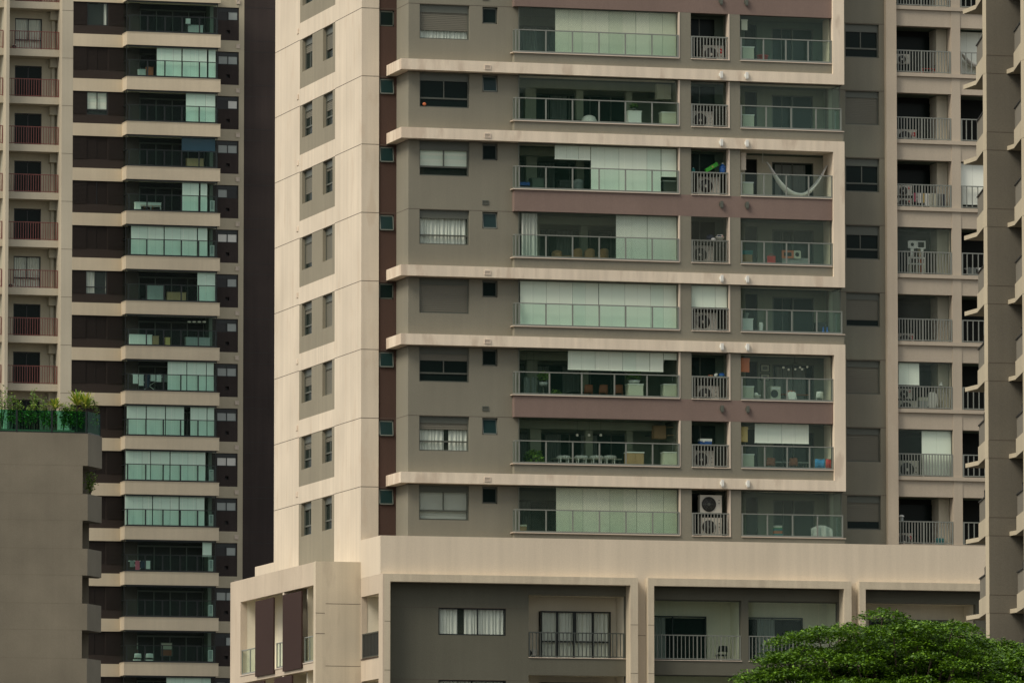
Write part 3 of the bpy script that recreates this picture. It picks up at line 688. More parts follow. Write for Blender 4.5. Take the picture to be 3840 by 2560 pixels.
# ============================================================ OBJECTS ON THE BALCONIES
STO = {7: 'first', 6: 'second', 5: 'third', 4: 'fourth', 3: 'fifth', 2: 'sixth', 1: 'seventh', 0: 'eighth'}
def at(k): return STO[k]+' storey above podium'
VF2 = -1.75
def base(r, z0): return ((r[0]+r[1])/2, 0, z0)
def ac(r, v, lab, red=False, fan=.36, rad=.30, dark=False, stand=0.0, dep=.35):
    u0, u1, z0, z1 = r; o = thing('air_conditioner', lab, 'air conditioner', ((u0+u1)/2, v+dep/2, z0), 'outdoor air conditioner units on the balconies')
    w = u1-u0; h = z1-z0; mb = MB(); mb.box(u0, u1, v, v+dep, z0+.04, z1); mb.box(u0-.01, u1+.01, v-.01, v+dep, z1-.04, z1+.004)
    mb.build('casing', 'acw', o)
    cx, cz, r_ = u0+w*fan, max(z0+h*.5, z1-.40), min(h*.42, rad)
    d = smooth(MB()); d.tube((cx, v-.004, cz), (cx, v-.02, cz), r_, n=24); d.build('fan_opening', 'acd', o)
    g_ = MB(); n = 24
    for rr in ((r_*.98, r_*.72, r_*.48) if dark else (r_*.98,)):
        pts = [(cx+rr*math.cos(6.2832*i/n), v-.028, cz+rr*math.sin(6.2832*i/n)) for i in range(n+1)]
        g_.path(pts, .008, 4)
    for i in range(6 if dark else 0): a = 1.0472*i; g_.tube((cx, v-.028, cz), (cx+r_*math.cos(a), v-.028, cz+r_*math.sin(a)), .007, n=4)
    g_.tube((cx, v-.02, cz), (cx, v-.045, cz), r_*.2, n=12); g_.build('fan_grille', 'acw' if not dark else 'frame', o)
    f_ = MB(); f_.box(u0+.08, u0+.16, v+.03, v+dep, z0-.04-stand, z0+.04); f_.box(u1-.16, u1-.08, v+.03, v+dep, z0-.04-stand, z0+.04); f_.build('foot', 'acd', o)
    s_ = MB()
    for i in range(2): s_.box(u1-w*.16, u1-w*.10, v-.012, v, z0+h*(.55+.17*i), z0+h*(.58+.17*i))
    s_.build('handle', 'acd', o)
    if red:
        l_ = MB(); l_.box(u1-w*.24, u1-w*.07, v-.014, v-.001, z1-h*.32, z1-h*.12); lo = l_.build('label_plate', 'redl', o)
        m_ = MB(); x = u1-w*.22; m_.tube((x+w*.03, v-.016, z1-h*.22), (x+w*.03, v-.02, z1-h*.22), .022, n=10); m_.box(x+w*.07, x+w*.08, v-.018, v-.014, z1-h*.26, z1-h*.18); m_.box(x+w*.08, x+w*.11, v-.018, v-.014, z1-h*.26, z1-h*.245); m_.build('label_mark', 'white', lo)
    return o
acr = {0: (1735, 400, 1915, 540, 0), 1: (1640, 980, 1820, 1130, 0), 2: (1690, 55, 1875, 230, 1), 3: (1640, 660, 1820, 825, 1), 4: (1665, 1250, 1850, 1425, 1),
       5: (1680, 390, 1870, 545, 2), 6: (1650, 960, 1830, 1120, 2)}
for k, (x0, y0, x1, y1, r) in acr.items():
    rr = rect(2, r, x0, y0, x1, y1, -1.9); rr = (rr[0], rr[1], T[k]-2.42, rr[3])
    ac(rr, -1.9, 'white air conditioner behind the bars of the narrow middle balcony, '+at(k), red=(k == 0), rad=.32)
    u0 = uA1+.02; sh = thing('utility_shelf', 'dark narrow shelf above the air conditioner in the middle balcony, '+at(k), 'shelf', ((uA1+uB0)/2, -1.8, T[k]-3+.9+.96), 'shelves over the middle balcony railings')
    mb = MB(); mb.box(uA1+.02, uB0+.02, -2.18, -1.5, T[k]-3+1.92, T[k]-3+1.97); mb.build('board', 'rail' if k == 5 else 'frame', sh)
    mb = MB(); mb.box(uA1+.03, uA1+.07, -2.1, -1.55, T[k]-3+1.72, T[k]-3+1.92); mb.box(uB0-.06, uB0-.02, -2.1, -1.55, T[k]-3+1.72, T[k]-3+1.92); mb.build('bracket', 'frame', sh)
rr = rect(2, 2, 1705, 1352, 1897, 1518, -2.0); ac(rr, -2.0, 'large white air conditioner with round fan above the lower unit, first storey', fan=.40, rad=.33, dark=True)
rr = F(1850+1835/2.351, 1893+110/2.351, -2.0); r2 = F(1850+2015/2.351, 1893+275/2.351, -2.0)
ac((rr[0], r2[0], r2[1]-.1, rr[1]), -2.0, 'lower white air conditioner behind bars of the middle balcony, first storey', dark=True)
wing_ac = [(0, 0, 1225, 478, 1342, 572, 0, 'white air conditioner on a stand, left end of the topmost full wing balcony'), (1, 0, 1225, 1140, 1405, 1235, 1, 'white air conditioner with red label low on the wing balcony, seventh storey'),
  (2, 1, 1232, 130, 1362, 228, 1, 'upper of two stacked white air conditioners with red labels, wing balcony'), (2, 1, 1232, 242, 1362, 330, 1, 'lower of two stacked white air conditioners with red labels, wing balcony'),
  (4, 1, 1240, 1432, 1380, 1505, 1, 'low white air conditioner behind net and bars, fourth storey wing balcony'),
  (5, 2, 1240, 415, 1366, 512, 1, 'upper white air conditioner under the short blind, third storey wing balcony'), (5, 2, 1245, 520, 1405, 600, 0, 'lower wide white air conditioner, third storey wing balcony'),
  (6, 2, 1245, 1048, 1422, 1190, 0, 'white air conditioner beside the full length blind, second storey wing balcony'),
  (7, 3, 1235, 246, 1370, 345, 1, 'white air conditioner with red label, lowest wing balcony above the podium')]
for k, r, x0, y0, x1, y1, red, lab in wing_ac:
    rr = rect(3, r, x0, y0, x1, y1, -.55); z0 = rr[2]
    if z0-(T[k]-2.6) < .55: z0 = T[k]-2.55
    ac((rr[0], rr[1], z0, rr[3]), -.55, lab, red=bool(red), fan=.42, rad=.34, stand=max(0, z0-(T[k]-2.6)-.02))
def counter(r, v, lab, mat='pale', top='white', dep=.5, floor=None):
    u0, u1, z0, z1 = r; z0 = floor if floor is not None else z0
    o = thing('counter_cabinet', lab, 'cabinet', ((u0+u1)/2, v+dep/2, z0)); mb = MB(); mb.box(u0, u1, v, v+dep, z0, z1-.05); mb.build('body', mat, o)
    mb = MB(); mb.box(u0-.02, u1+.02, v-.02, v+dep+.02, z1-.05, z1); mb.build('worktop', top, o)
    mb = MB(); n = max(1, round((u1-u0)/.5)); w = (u1-u0)/n
    for i in range(n): mb.box(u0+w*i+.015, u0+w*(i+1)-.015, v-.02, v-.001, z0+.08, z1-.07)
    mb.build('door', mat, o); return o
def fl(k): return T[k]-2.55
def cr(c, r, x0, y0, x1, y1, v, k): q = rect(c, r, x0, y0, x1, y1, v); return (q[0], q[1], fl(k), q[3])
# cabinets seen behind the glass
for k, c, r, x0, y0, x1, y1, lab, m_ in [
  (0, 2, 0, 1385, 380, 1505, 515, 'beige barbecue counter at the right end of the topmost big balcony', 'pale'), (1, 2, 0, 1370, 985, 1500, 1105, 'pale barbecue counter at the right end of the big balcony, seventh storey', 'pale'),
  (1, 2, 0, 1072, 975, 1188, 1100, 'white cabinet left of the barbecue counter, seventh storey big balcony', 'white'), (2, 2, 1, 1380, 85, 1502, 205, 'grey green barbecue counter under the short blind, sixth storey', 'frame'),
  (5, 2, 2, 1385, 372, 1512, 500, 'speckled stone barbecue counter with tap, third storey big balcony', 'pale'), (5, 2, 2, 1075, 370, 1205, 490, 'white planter cabinet under trailing leaves, third storey big balcony', 'pale'),
  (6, 2, 2, 1385, 970, 1510, 1098, 'pale stone barbecue counter with tap, second storey big balcony', 'pale'), (6, 2, 2, 1065, 970, 1210, 1085, 'light wooden cabinet with white top behind the white chairs', 'wood'),
  (0, 2, 0, 2077, 410, 2180, 540, 'white cabinet in the corner balcony, eighth storey', 'pale'), (1, 2, 0, 2078, 1008, 2181, 1135, 'white cabinet behind green glass, corner balcony, seventh storey', 'pale'),
  (2, 2, 1, 2078, 98, 2175, 240, 'cream cabinet left of the hammock', 'pale'), (4, 2, 1, 2078, 1300, 2172, 1425, 'white cabinet with a bucket on it, corner balcony, fourth storey', 'white'),
  (5, 2, 2, 2080, 390, 2178, 510, 'cream cabinet under the orange board, corner balcony, third storey', 'pale'), (6, 2, 2, 2080, 988, 2181, 1110, 'cream cabinet under the yellow board, corner balcony, second storey', 'pale'),
  (7, 2, 3, 0, 0, 0, 0, '', '')]:
    if lab: counter(cr(c, r, x0, y0, x1, y1, -1.75, k), -1.75, lab, m_)
for k in (5, 6):
    u, z = F(px(2, 1462), py(2, 320 if k == 5 else 910), -1.45); o = thing('sink_tap', 'chrome swan neck tap on the barbecue counter, '+at(k), 'tap', (u, -1.45, z-.25))
    smooth(MB()).path([(u, -1.45, z-.25)]+[(u+.09-.09*math.cos(a*.35), -1.45, z+.05+.09*math.sin(a*.35)) for a in range(0, 10)], .018).build('spout', 'rail', o)
def boxthing(name, lab, cat, r, v, mat, dep=.3, lid=None, extra=None, group=None):
    u0, u1, z0, z1 = r; o = thing(name, lab, cat, ((u0+u1)/2, v+dep/2, z0), group); h = z1-z0
    mb = MB(); mb.box(u0, u1, v, v+dep, z0, z1-(h*.15 if lid else 0)); mb.build('body', mat, o)
    if lid: mb = MB(); mb.box(u0-.015, u1+.015, v-.015, v+dep+.015, z1-h*.15, z1); mb.build('lid', lid, o)
    return o
# big balcony, seventh storey
o = thing('covered_chair', 'round backed chair under a pale cloth behind the glass, seventh storey', 'chair', (*[F(px(2, 742), 450, -1.5)[0]], -1.2, fl(1)))
r_ = rect(2, 0, 682, 1003, 805, 1085, -1.5); zc = fl(1)
mb = smooth(MB()); mb.lathe(((r_[0]+r_[1])/2, -1.2, zc), [(.34, .12), (.36, .5), (.34, .75), (.26, .93), (.10, 1.0), (0, 1.0)], 18); mb.build('cloth_cover', 'curtain', o)
mb = MB(); [mb.tube(((r_[0]+r_[1])/2+dx, -1.2+dy, zc), ((r_[0]+r_[1])/2+dx*.8, -1.2+dy*.8, zc+.2), .02) for dx in (-.25, .25) for dy in (-.2, .2)]; mb.build('leg', 'frame', o)
q = rect(2, 0, 1325, 740, 1452, 878, -.9); o = thing('wall_cabinet', 'white cupboard hanging above the counter, seventh storey', 'cupboard', (q[0], -.7, q[2])); mb = MB(); mb.box(q[0], q[1], -.9, -.55, q[2], q[3]); mb.build('body', 'pale', o)
mb = MB(); m_ = (q[0]+q[1])/2; mb.box(q[0]+.01, m_-.01, -.92, -.9, q[2]+.01, q[3]-.01); mb.box(m_+.01, q[1]-.01, -.92, -.9, q[2]+.01, q[3]-.01); mb.build('door', 'pale', o)
mb = MB(); mb.box(q[0]+.2, q[1]-.2, -.55, 1.2, q[2]+.3, q[3]-.3); mb.build('mounting_rail', 'frame', o)
def plant(name, lab, u, v, z, h, w, potm='pot', n=260, kind='leafP', poth=.3, group=None):
    o = thing(name, lab, 'plant', (u, v, z), group); p = smooth(MB()); p.lathe((u, v, z), [(0, 0), (w*.28, 0), (w*.38, poth), (w*.34, poth), (w*.3, poth-.04), (0, poth-.04)], 14); p.build('pot', potm, o)
    st = MB(); lf = MB()
    for i in range(7):
        a = random.uniform(0, 6.28); t = random.uniform(.2, .8); st.tube((u, v, z+poth-.05), (u+w*.4*t*math.cos(a), v+w*.4*t*math.sin(a), z+poth+(h-poth)*random.uniform(.5, .95)), .012, .006, 5)
    for i in range(n):
        a = random.uniform(0, 6.28); e = random.uniform(-.4, 1.4); rr = w*.5*random.uniform(.5, 1)
        c = Vector((u+rr*math.cos(a)*math.cos(e*.8), v+rr*math.sin(a)*math.cos(e*.8), z+poth+(h-poth)*(.35+.5*math.sin(e)*random.uniform(.6, 1.1)))); leaf(lf, c, .10)
    st.build('stem', 'bark', o); lf.build('foliage', kind, o); return o
def leaf(mb, c, s, d=None):
    d = d or Vector((random.gauss(0, 1), random.gauss(0, 1), random.gauss(0, .6))); d.normalize(); w = d.orthogonal().normalized(); w.rotate(__import__('mathutils').Quaternion(d, random.uniform(0, 6.28)))
    a = c-d*s; b = c+d*s; m = c+w*s*.42; n = c-w*s*.42
    mb.add([tuple(a), tuple(m), tuple(b), tuple(n)], [(0, 1, 2, 3)])
u = F(px(2, 245), 1700, -1.6)[0]; plant('potted_plant', 'bushy green plant in a pale pot at the left of the second storey big balcony', u, -1.5, fl(6)+.05, 1.25, .9, 'pot', 320, 'leafP', .42)
u = F(px(2, 1130), 1400, -1.6)[0]; plant('trailing_plant', 'trailing plant on the white planter cabinet, third storey', u, -1.5, F(px(2, 1130), py(2, 368), -1.5)[1], .55, .75, 'white', 260, 'leafP', .12)
u = F(px(2, 330), 1400, -1.6)[0]; plant('hanging_plant', 'leafy plant in a round pot at the left, third storey big balcony', u, -1.5, F(px(2, 330), py(2, 392), -1.5)[1], .7, .55, 'pot', 160, 'leafP', .16)
o_ = thing('plant_stand', 'thin dark stand under the round plant pot, third storey', 'stand', (u, -1.5, fl(5))); MB().tube((u, -1.5, fl(5)), (u, -1.5, F(px(2, 330), py(2, 393), -1.5)[1]), .03).build('post', 'frame', o_); MB().tube((u, -1.5, fl(5)), (u, -1.5, fl(5)+.03), .2, n=14).build('foot', 'frame', o_)
u = F(px(2, 440), 1400, -1.4)[0]; plant('potted_plant', 'small leafy plant behind the second glass panel, third storey', u, -1.3, fl(5), .95, .6, 'pot', 150, 'leafP', .3)
u = F(px(2, 1115), 400, -1.4)[0]; plant('potted_plant', 'small dark plant on the white cabinet, seventh storey', u, -1.5, F(px(2, 1115), py(0, 974), -1.5)[1], .3, .35, 'frame', 80, 'leafP', .1)
# chairs
def chair(name, lab, u, v, z, w, h, seatm, backm, legm, group=None, kind='plain', face=1):
    o = thing(name, lab, 'chair', (u, v, z), group); sh = h*.52; lg = []
    for dx in (-1, 1):
        for dy in (-1, 1): MB().tube((u+dx*w*.42, v+dy*w*.40, z), (u+dx*w*.38, v+dy*w*.36, z+sh), .016, n=6).build('leg', legm, o)
    mb = MB(); mb.box(u-w*.45, u+w*.45, v-w*.43, v+w*.43, z+sh, z+sh+.07); mb.build('seat', seatm, o)
    b = smooth(MB())
    if kind == 'tub': b.grid(lambda s_, t: (u+w*.5*math.sin((s_-.5)*3.4)*(1+.1*t), v-w*.42*math.cos((s_-.5)*3.4), z+sh*.9+t*(h-sh*.9)*(.72+.28*math.cos((s_-.5)*3.1))), 14, 4)
    else: b.grid(lambda s_, t: (u+(s_-.5)*w*(1-.12*t), v-w*.43-.06*math.cos((s_-.5)*3.1)-.05*t, z+sh+.18+t*(h-sh-.18)-.03*abs(s_-.5)), 8, 3)
    bo = b.build('backrest', backm, o); bo.modifiers.new('thick', 'SOLIDIFY').thickness = .045
    if kind != 'tub':
        for dx in (-1, 1): MB().tube((u+dx*w*.40, v-w*.40, z+sh), (u+dx*w*.38, v-w*.47, z+h-.1), .016, n=6).build('back_post', legm, o)
    return o
for i, (x, n_) in enumerate(((452, 'leftmost'), (632, 'second from left'), (742, 'third from left'), (863, 'rightmost'))):
    u = F(px(2, x), 950, -1.2)[0]; zt = F(px(2, x), py(1, 700 if i == 0 else 684), -1.2)[1]; chair('tub_chair', 'round rattan tub chair behind the net, '+n_+' of four, fifth storey', u, -1.0, fl(3), .44, zt-fl(3), 'rattan', 'rattan', 'rattan', 'rattan tub chairs', 'tub')
for i, (x, n_) in enumerate(((722, 'left'), (853, 'middle'), (988, 'right'))):
    u = F(px(2, x), 1450, -1.2)[0]; zt = F(px(2, x), py(2, 380), -1.2)[1]; chair('dining_chair', n_+' of three tan backed dining chairs with white seats, third storey', u, -1.0, fl(5), .42, zt-fl(5), 'white', 'dorange', 'dorange', 'tan dining chairs')
def tubular(lab, u, v, z, w, h):
    o = thing('tubular_armchair', lab, 'chair', (u, v, z), 'white tubular chairs'); sh = h*.45
    for dx in (-1, 1):
        for dy in (-1, 1): MB().tube((u+dx*w*.36, v+dy*w*.34, z), (u+dx*w*.36, v+dy*w*.34, z+h-.12), .028, n=8).build('leg', 'curtain', o)
    s_ = smooth(MB()); s_.ball((u, v, z+sh), w*.46, 14, 8, (1, 1, .28)); s_.build('seat', 'curtain', o)
    b = smooth(MB()); b.path([(u+w*.46*math.sin(a), v-w*.40*math.cos(a), z+h-.10) for a in [(-1.9+.38*i) for i in range(11)]], .085, 10); b.build('backrest', 'curtain', o)
for x, n_ in ((512, 'leftmost'), (668, 'second from left'), (802, 'third from left'), (920, 'rightmost')):
    u = F(px(2, x), 1700, -1.2)[0]; zt = F(px(2, x), py(2, 998), -1.2)[1]; tubular('white tubular armchair with padded back, '+n_+' of four, second storey', u, -1.0, fl(6), .48, zt-fl(6))
def table(lab, u0, u1, v0, v1, z, h, top, leg):
    o = thing('dining_table', lab, 'table', ((u0+u1)/2, (v0+v1)/2, z)); MB().box(u0, u1, v0, v1, z+h-.04, z+h).build('tabletop', top, o)
    for x in (u0+.08, u1-.08):
        for y in (v0+.08, v1-.08): MB().box(x-.03, x+.03, y-.03, y+.03, z, z+h-.04).build('leg', leg, o)
table('pale dining table behind the white tubular chairs, second storey', F(px(2, 430), 1700, -.6)[0], F(px(2, 1010), 1700, -.6)[0], -.7, .2, fl(6), .95, 'pale', 'frame')
table('dark dining table behind the three tan chairs, third storey', F(px(2, 560), 1450, -.6)[0], F(px(2, 1040), 1450, -.6)[0], -.7, .2, fl(5), .85, 'dark', 'frame')
table('long wooden table behind the rattan tub chairs, fifth storey', F(px(2, 420), 950, -.6)[0], F(px(2, 900), 950, -.6)[0], -.6, .2, fl(3), .85, 'wood', 'frame')
table('dark dining table behind the cloth covered chair, seventh storey', F(px(2, 350), 450, -.5)[0], F(px(2, 980), 450, -.5)[0], -.6, .3, fl(1), .85, 'dark', 'frame')
for x, n_ in ((622, 'left'), (727, 'middle'), (830, 'right')):
    u, z = F(px(2, x), py(2, 824), -.7); o = thing('pendant_lamp', n_+' of three round white globe lamps over the table, second storey', 'lamp', (u, -.7, z), 'globe lamps over the white chairs')
    smooth(MB()).ball((u, -.7, z), .062, 12, 8).build('globe', 'lamp', o); MB().tube((u, -.7, z+.07), (u, -.7, T[6]+.03), .006, n=5).build('cord', 'black', o)
chair('upholstered_chair', 'grey green upholstered chair beside the blind, sixth storey', F(px(2, 640), 700, -1.2)[0], -1.0, fl(2), .5, F(px(2, 640), py(1, 72), -1.2)[1]-fl(2), 'pot', 'pot', 'frame', kind='tub')
counter(cr(2, 1, 465, 80, 570, 175, -1.5, 2), -1.5, 'black cabinet beside the upholstered chair, sixth storey', 'black', 'black')
counter(cr(2, 1, 225, 62, 325, 170, -1.2, 2), -1.2, 'brown low cabinet at the left, sixth storey', 'room', 'frame')
boxthing('storage_box', 'blue storage tub behind the left glass panel, sixth storey', 'box', cr(2, 1, 118, 100, 200, 165, -1.5, 2), -1.5, 'navy', .35, 'bluep')
boxthing('storage_box', 'small beige box in the bottom left corner, first storey', 'box', (*(lambda a, b: (a[0], b[0], b[1]-.2, a[1]))(F(1850+232/2.351, 1893+170/2.351, -1.9), F(1850+293/2.351, 1893+232/2.351, -1.9)),), -1.9, 'wood', .3, 'pale')
# drawn curtain panel at left on the fifth storey
folds(Pl('F', -1.95), F(px(2, 132), 850, -1.95)[0], F(px(2, 268), 850, -1.95)[0], T[3]-2.5, T[3]-.05, 0, .04).build('curtain', 'curtain', tower)
for x0, x1 in ((150, 205), (218, 262)):
    q = cr(2, 2, x0, 300, x1, 460, -1.3, 5); o = thing('hanging_garment', ('left' if x0 < 200 else 'right')+' of two grey garments hanging at the left end, third storey', 'clothes', (q[0], -1.3, q[2]))
    folds(Pl('F', -1.3), q[0], q[1], q[2]+.3, q[3]-.08, 0, .03).build('cloth', 'curtaindk', o); MB().path([(q[0]+.02, -1.3, q[3]-.1), ((q[0]+q[1])/2, -1.3, q[3]), (q[1]-.02, -1.3, q[3]-.1)], .01).build('hanger', 'frame', o)
    MB().tube(((q[0]+q[1])/2, -1.3, q[3]), ((q[0]+q[1])/2, -1.3, T[5]+.03), .008, n=5).build('hook_line', 'frame', o)
q = rect(2, 2, 1300, 740, 1405, 858, -.9); o = thing('wall_cabinet', 'dark wood cupboard above the counter, second storey', 'cupboard', (q[0], -.7, q[2])); MB().box(q[0], q[1], -.9, -.5, q[2], q[3]).build('body', 'wood', o); MB().box(q[0]+.01, q[1]-.01, -.92, -.9, q[2]+.01, q[3]-.01).build('door', 'wood', o); MB().box(q[0]+.2, q[1]-.2, -.5, 1.2, q[2]+.25, q[2]+.3).build('mounting_rail', 'frame', o)
for y_, nn in ((758, 'upper'), (828, 'lower')):
    q = rect(2, 2, 1420, y_-8, 1508, y_, -.9); o = thing('wall_shelf', nn+' wooden shelf right of the cupboard, second storey', 'shelf', (q[0], -.8, q[2])); MB().box(q[0], q[1], -.9, -.6, q[2], q[3]).build('board', 'wood', o); MB().box(q[1]-.02, q[1]+.6, -.62, -.58, q[2], q[3]).build('bracket', 'frame', o)
# ---- narrow service balconies: goods on the shelves
zs_ = lambda k: T[k]-3+1.97
q = rect(2, 0, 1755, 1425, 1890, 1515, -1.9); o = thing('green_carton', 'bright green carton leaning on the shelf beside a blue water jug', 'carton', (q[0], -1.9, zs_(2)))
b = MB(); a_ = Vector((q[0]+.02, -1.95, zs_(2)+.02)); d_ = Vector((.60, 0, .37)).normalized(); n_ = Vector((-.37, 0, .60)).normalized(); 
pts = [a_, a_+d_*.66, a_+d_*.66+n_*.17, a_+d_*.05+n_*.17]; b.add([tuple(p) for p in pts]+[tuple(p+Vector((0, .2, 0))) for p in pts], [(0,1,2,3),(7,6,5,4),(0,4,5,1),(1,5,6,2),(2,6,7,3),(3,7,4,0)]); b.build('body', 'greenp', o)
c0 = a_+d_*.38+n_*.09; MB().tube(tuple(c0+Vector((0, -.012, 0))), tuple(c0), .045, n=12).build('round_mark', 'yellow', o)
def jug(lab, u, v, z, h, r, mat='bluep', cap='white'):
    o = thing('water_jug', lab, 'jug', (u, v, z)); smooth(MB()).lathe((u, v, z), [(0, 0), (r*.9, 0), (r, h*.08), (r, h*.5), (r*.93, h*.53), (r, h*.57), (r*.95, h*.7), (r*.35, h*.86), (r*.3, h*.93), (0, h*.93)], 16).build('bottle', mat, o)
    MB().tube((u, v, z+h*.92), (u, v, z+h), r*.36, n=10).build('cap', cap, o)
jug('big blue water jug right of the green carton, sixth storey', F(px(2, 1908), 640, -1.9)[0], -1.85, zs_(2), .48, .15)
jug('small blue jug at the left end of the shelf, sixth storey', F(px(2, 1648), 640, -1.9)[0], -1.85, zs_(2), .24, .08, 'teal')
def basin(name, lab, u, v, z, r0, r1, h, mat, cloths=()):
    o = thing(name, lab, 'basket', (u, v, z)); smooth(MB()).lathe((u, v, z), [(0, 0), (r0, 0), (r1, h), (r1+.015, h), (r1+.015, h-.025), (r1-.01, h-.02), (r0-.01, .02)], 18).build('tub', mat, o)
    for i, m_ in enumerate(cloths):
        a = i*2.1; smooth(MB()).ball((u+r1*.35*math.cos(a), v+r1*.35*math.sin(a), z+h+.03+.03*(i % 2)), r1*.55, 10, 6, (1, 1, .6)).build('laundry', m_, o)
basin('laundry_basket', 'white laundry basket heaped with clothes above the bars, fifth storey', F(px(2, 1882), 880, -1.9)[0], -1.85, zs_(3), .13, .19, .20, 'white', ('redp', 'white', 'navy', 'curtain'))
b_ = smooth(MB()); u, z = F(px(2, 1800), py(1, 560), -1.8); o = thing('clothes_pile', 'dark pile of clothes left of the white laundry basket', 'clothes', (u, -1.7, zs_(3))); b_.ball((u, -1.7, zs_(3)+.16), .2, 12, 7, (1, .8, .85)); b_.build('dark_cloth', 'navy', o); smooth(MB()).ball((u+.10, -1.85, zs_(3)+.08), .12, 10, 6, (1, .8, .7)).build('pale_cloth', 'curtain', o)
q = rect(2, 2, 1706, 838, 1808, 902, -1.95); q = (q[0], q[1], zs_(6), zs_(6)+.29); o = thing('cooler_box', 'blue cooler box with white lid above the middle balcony bars, second storey', 'cooler box', (q[0], -1.8, q[2]))
MB().box(q[0], q[1], -1.95, -1.65, q[2], q[2]+.2).build('body', 'bluep', o); MB().box(q[0]-.012, q[1]+.012, -1.965, -1.635, q[2]+.2, q[3]).build('lid', 'white', o); MB().box(q[0]+.12, q[0]+.2, -1.975, -1.95, q[2]+.13, q[2]+.22).build('latch', 'white', o)
MB().path([(q[0]+.02, -1.97, q[2]+.21), (q[0]+.02, -1.99, q[2]+.17), (q[1]-.02, -1.99, q[2]+.17), (q[1]-.02, -1.97, q[2]+.21)], .01).build('handle', 'white', o)
u = F(px(2, 1898), 1400, -1.9)[0]; o = thing('blue_helmet', 'round blue helmet on the shelf, third storey', 'helmet', (u, -1.85, zs_(5))); smooth(MB()).ball((u, -1.85, zs_(5)+.10), .15, 14, 8, (1, 1, .75)).build('shell', 'bluep', o); MB().box(u-.15, u+.02, -2.01, -1.98, zs_(5)+.02, zs_(5)+.07).build('visor', 'teal', o)
u = F(px(2, 1845), 1400, -1.9)[0]; o = thing('cloth_bundle', 'white bundled cloth beside the blue helmet', 'cloth', (u, -1.85, zs_(5))); b_ = smooth(MB()); b_.ball((u, -1.85, zs_(5)+.09), .1, 10, 6, (.8, 1, 1)); b_.ball((u+.04, -1.9, zs_(5)+.14), .05, 8, 5); b_.build('cloth', 'white', o)
u = F(px(2, 1800), 1400, -1.9)[0]; o = thing('fruit_tray', 'tray with small red and yellow items left of the white bundle', 'tray', (u, -1.85, zs_(5))); MB().box(u-.14, u+.14, -1.97, -1.75, zs_(5), zs_(5)+.04).build('tray', 'pale', o)
for i, m_ in enumerate(('redp', 'yellow', 'orange')): smooth(MB()).ball((u-.08+.07*i, -1.9, zs_(5)+.07), .035, 8, 6).build('fruit', m_, o)
# ---- corner balconies
boxthing('board_panel', 'pale board hanging in the upper left corner, eighth storey corner balcony', 'board', rect(2, 0, 2070, 172, 2122, 268, -2.0), -2.0, 'pale', .03, 'pale')
boxthing('board_panel', 'beige board in the upper left corner above the hammock balcony cabinet', 'board', rect(2, 0, 2066, 1345, 2110, 1500, -2.0), -2.0, 'ledge', .03, 'ledge')
boxthing('board_panel', 'orange board in the upper left corner of the third storey corner balcony', 'board', rect(2, 2, 2066, 145, 2140, 270, -2.0), -2.0, 'orange', .03, 'orange')
boxthing('board_panel', 'yellow board in the upper left corner of the second storey corner balcony', 'board', rect(2, 2, 2068, 750, 2125, 885, -2.0), -2.0, 'yellow', .03, 'yellow')
q = cr(2, 0, 2215, 480, 2318, 540, -1.6, 0); basin('plastic_tub', 'dark red plastic tub behind the rail, eighth storey corner balcony', (q[0]+q[1])/2, -1.4, q[3]-.34, .20, .26, .32, 'redp'); o = thing('low_stool', 'dark low stool under the red tub', 'stool', ((q[0]+q[1])/2, -1.4, fl(0))); MB().box(q[0]+.05, q[1]-.05, -1.6, -1.2, q[3]-.39, q[3]-.345).build('seat', 'frame', o)
for dx in (q[0]+.08, q[1]-.08):
    for dy in (-1.57, -1.23): MB().box(dx-.02, dx+.02, dy-.02, dy+.02, fl(0), q[3]-.39).build('leg', 'frame', o)
# hammock
hu0, hz0 = F(2870, 590, -1.6); hu1, hz1 = F(3111, 590, -1.6); hb = F(2990, 745, -1.6)[1]
o = thing('hammock', 'white fringed hammock slung across the corner balcony, sixth storey', 'hammock', ((hu0+hu1)/2, -1.6, fl(2)))
def hk(s_): return hu0+(hu1-hu0)*s_, hz0-(hz0-hb)*(1-abs(2*s_-1)**2.0)
mb = smooth(MB())
def hf(s_, t):
    s2 = .03+.94*s_; x, z = hk(s2); w = .05+.34*math.sin(math.pi*s_)**.8
    return (x, -1.6+(t-.5)*2*w, z+.20*(2*t-1)**2*math.sin(math.pi*s_)**.5)
mb.grid(hf, 28, 8); h_ = mb.build('cloth', 'curtain', o); h_.modifiers.new('thick', 'SOLIDIFY').thickness = .02
mb = MB()
for i in range(46):
    s_ = .12+.76*i/45; x, y, z = hf((s_-.03)/.94, 0.0); mb.tube((x, y, z), (x+random.uniform(-.01, .01), y-.02, z-random.uniform(.06, .16)), .012, .006, 4)
mb.build('fringe', 'curtain', o)
mb = MB()
for e_, (ux, uz) in ((0, (hu0-.12, T[2]-.45)), (1, (hu1+.12, T[2]-.45))):
    for i in range(6): x, y, z = hf(e_, i/5); mb.tube((ux, -1.6, uz), (x, y, z), .008, n=4)
    mb.tube((ux, -1.6, uz), (ux+(.0), -1.6, T[2]+.03), .012, n=5)
mb.build('rope', 'curtain', o)
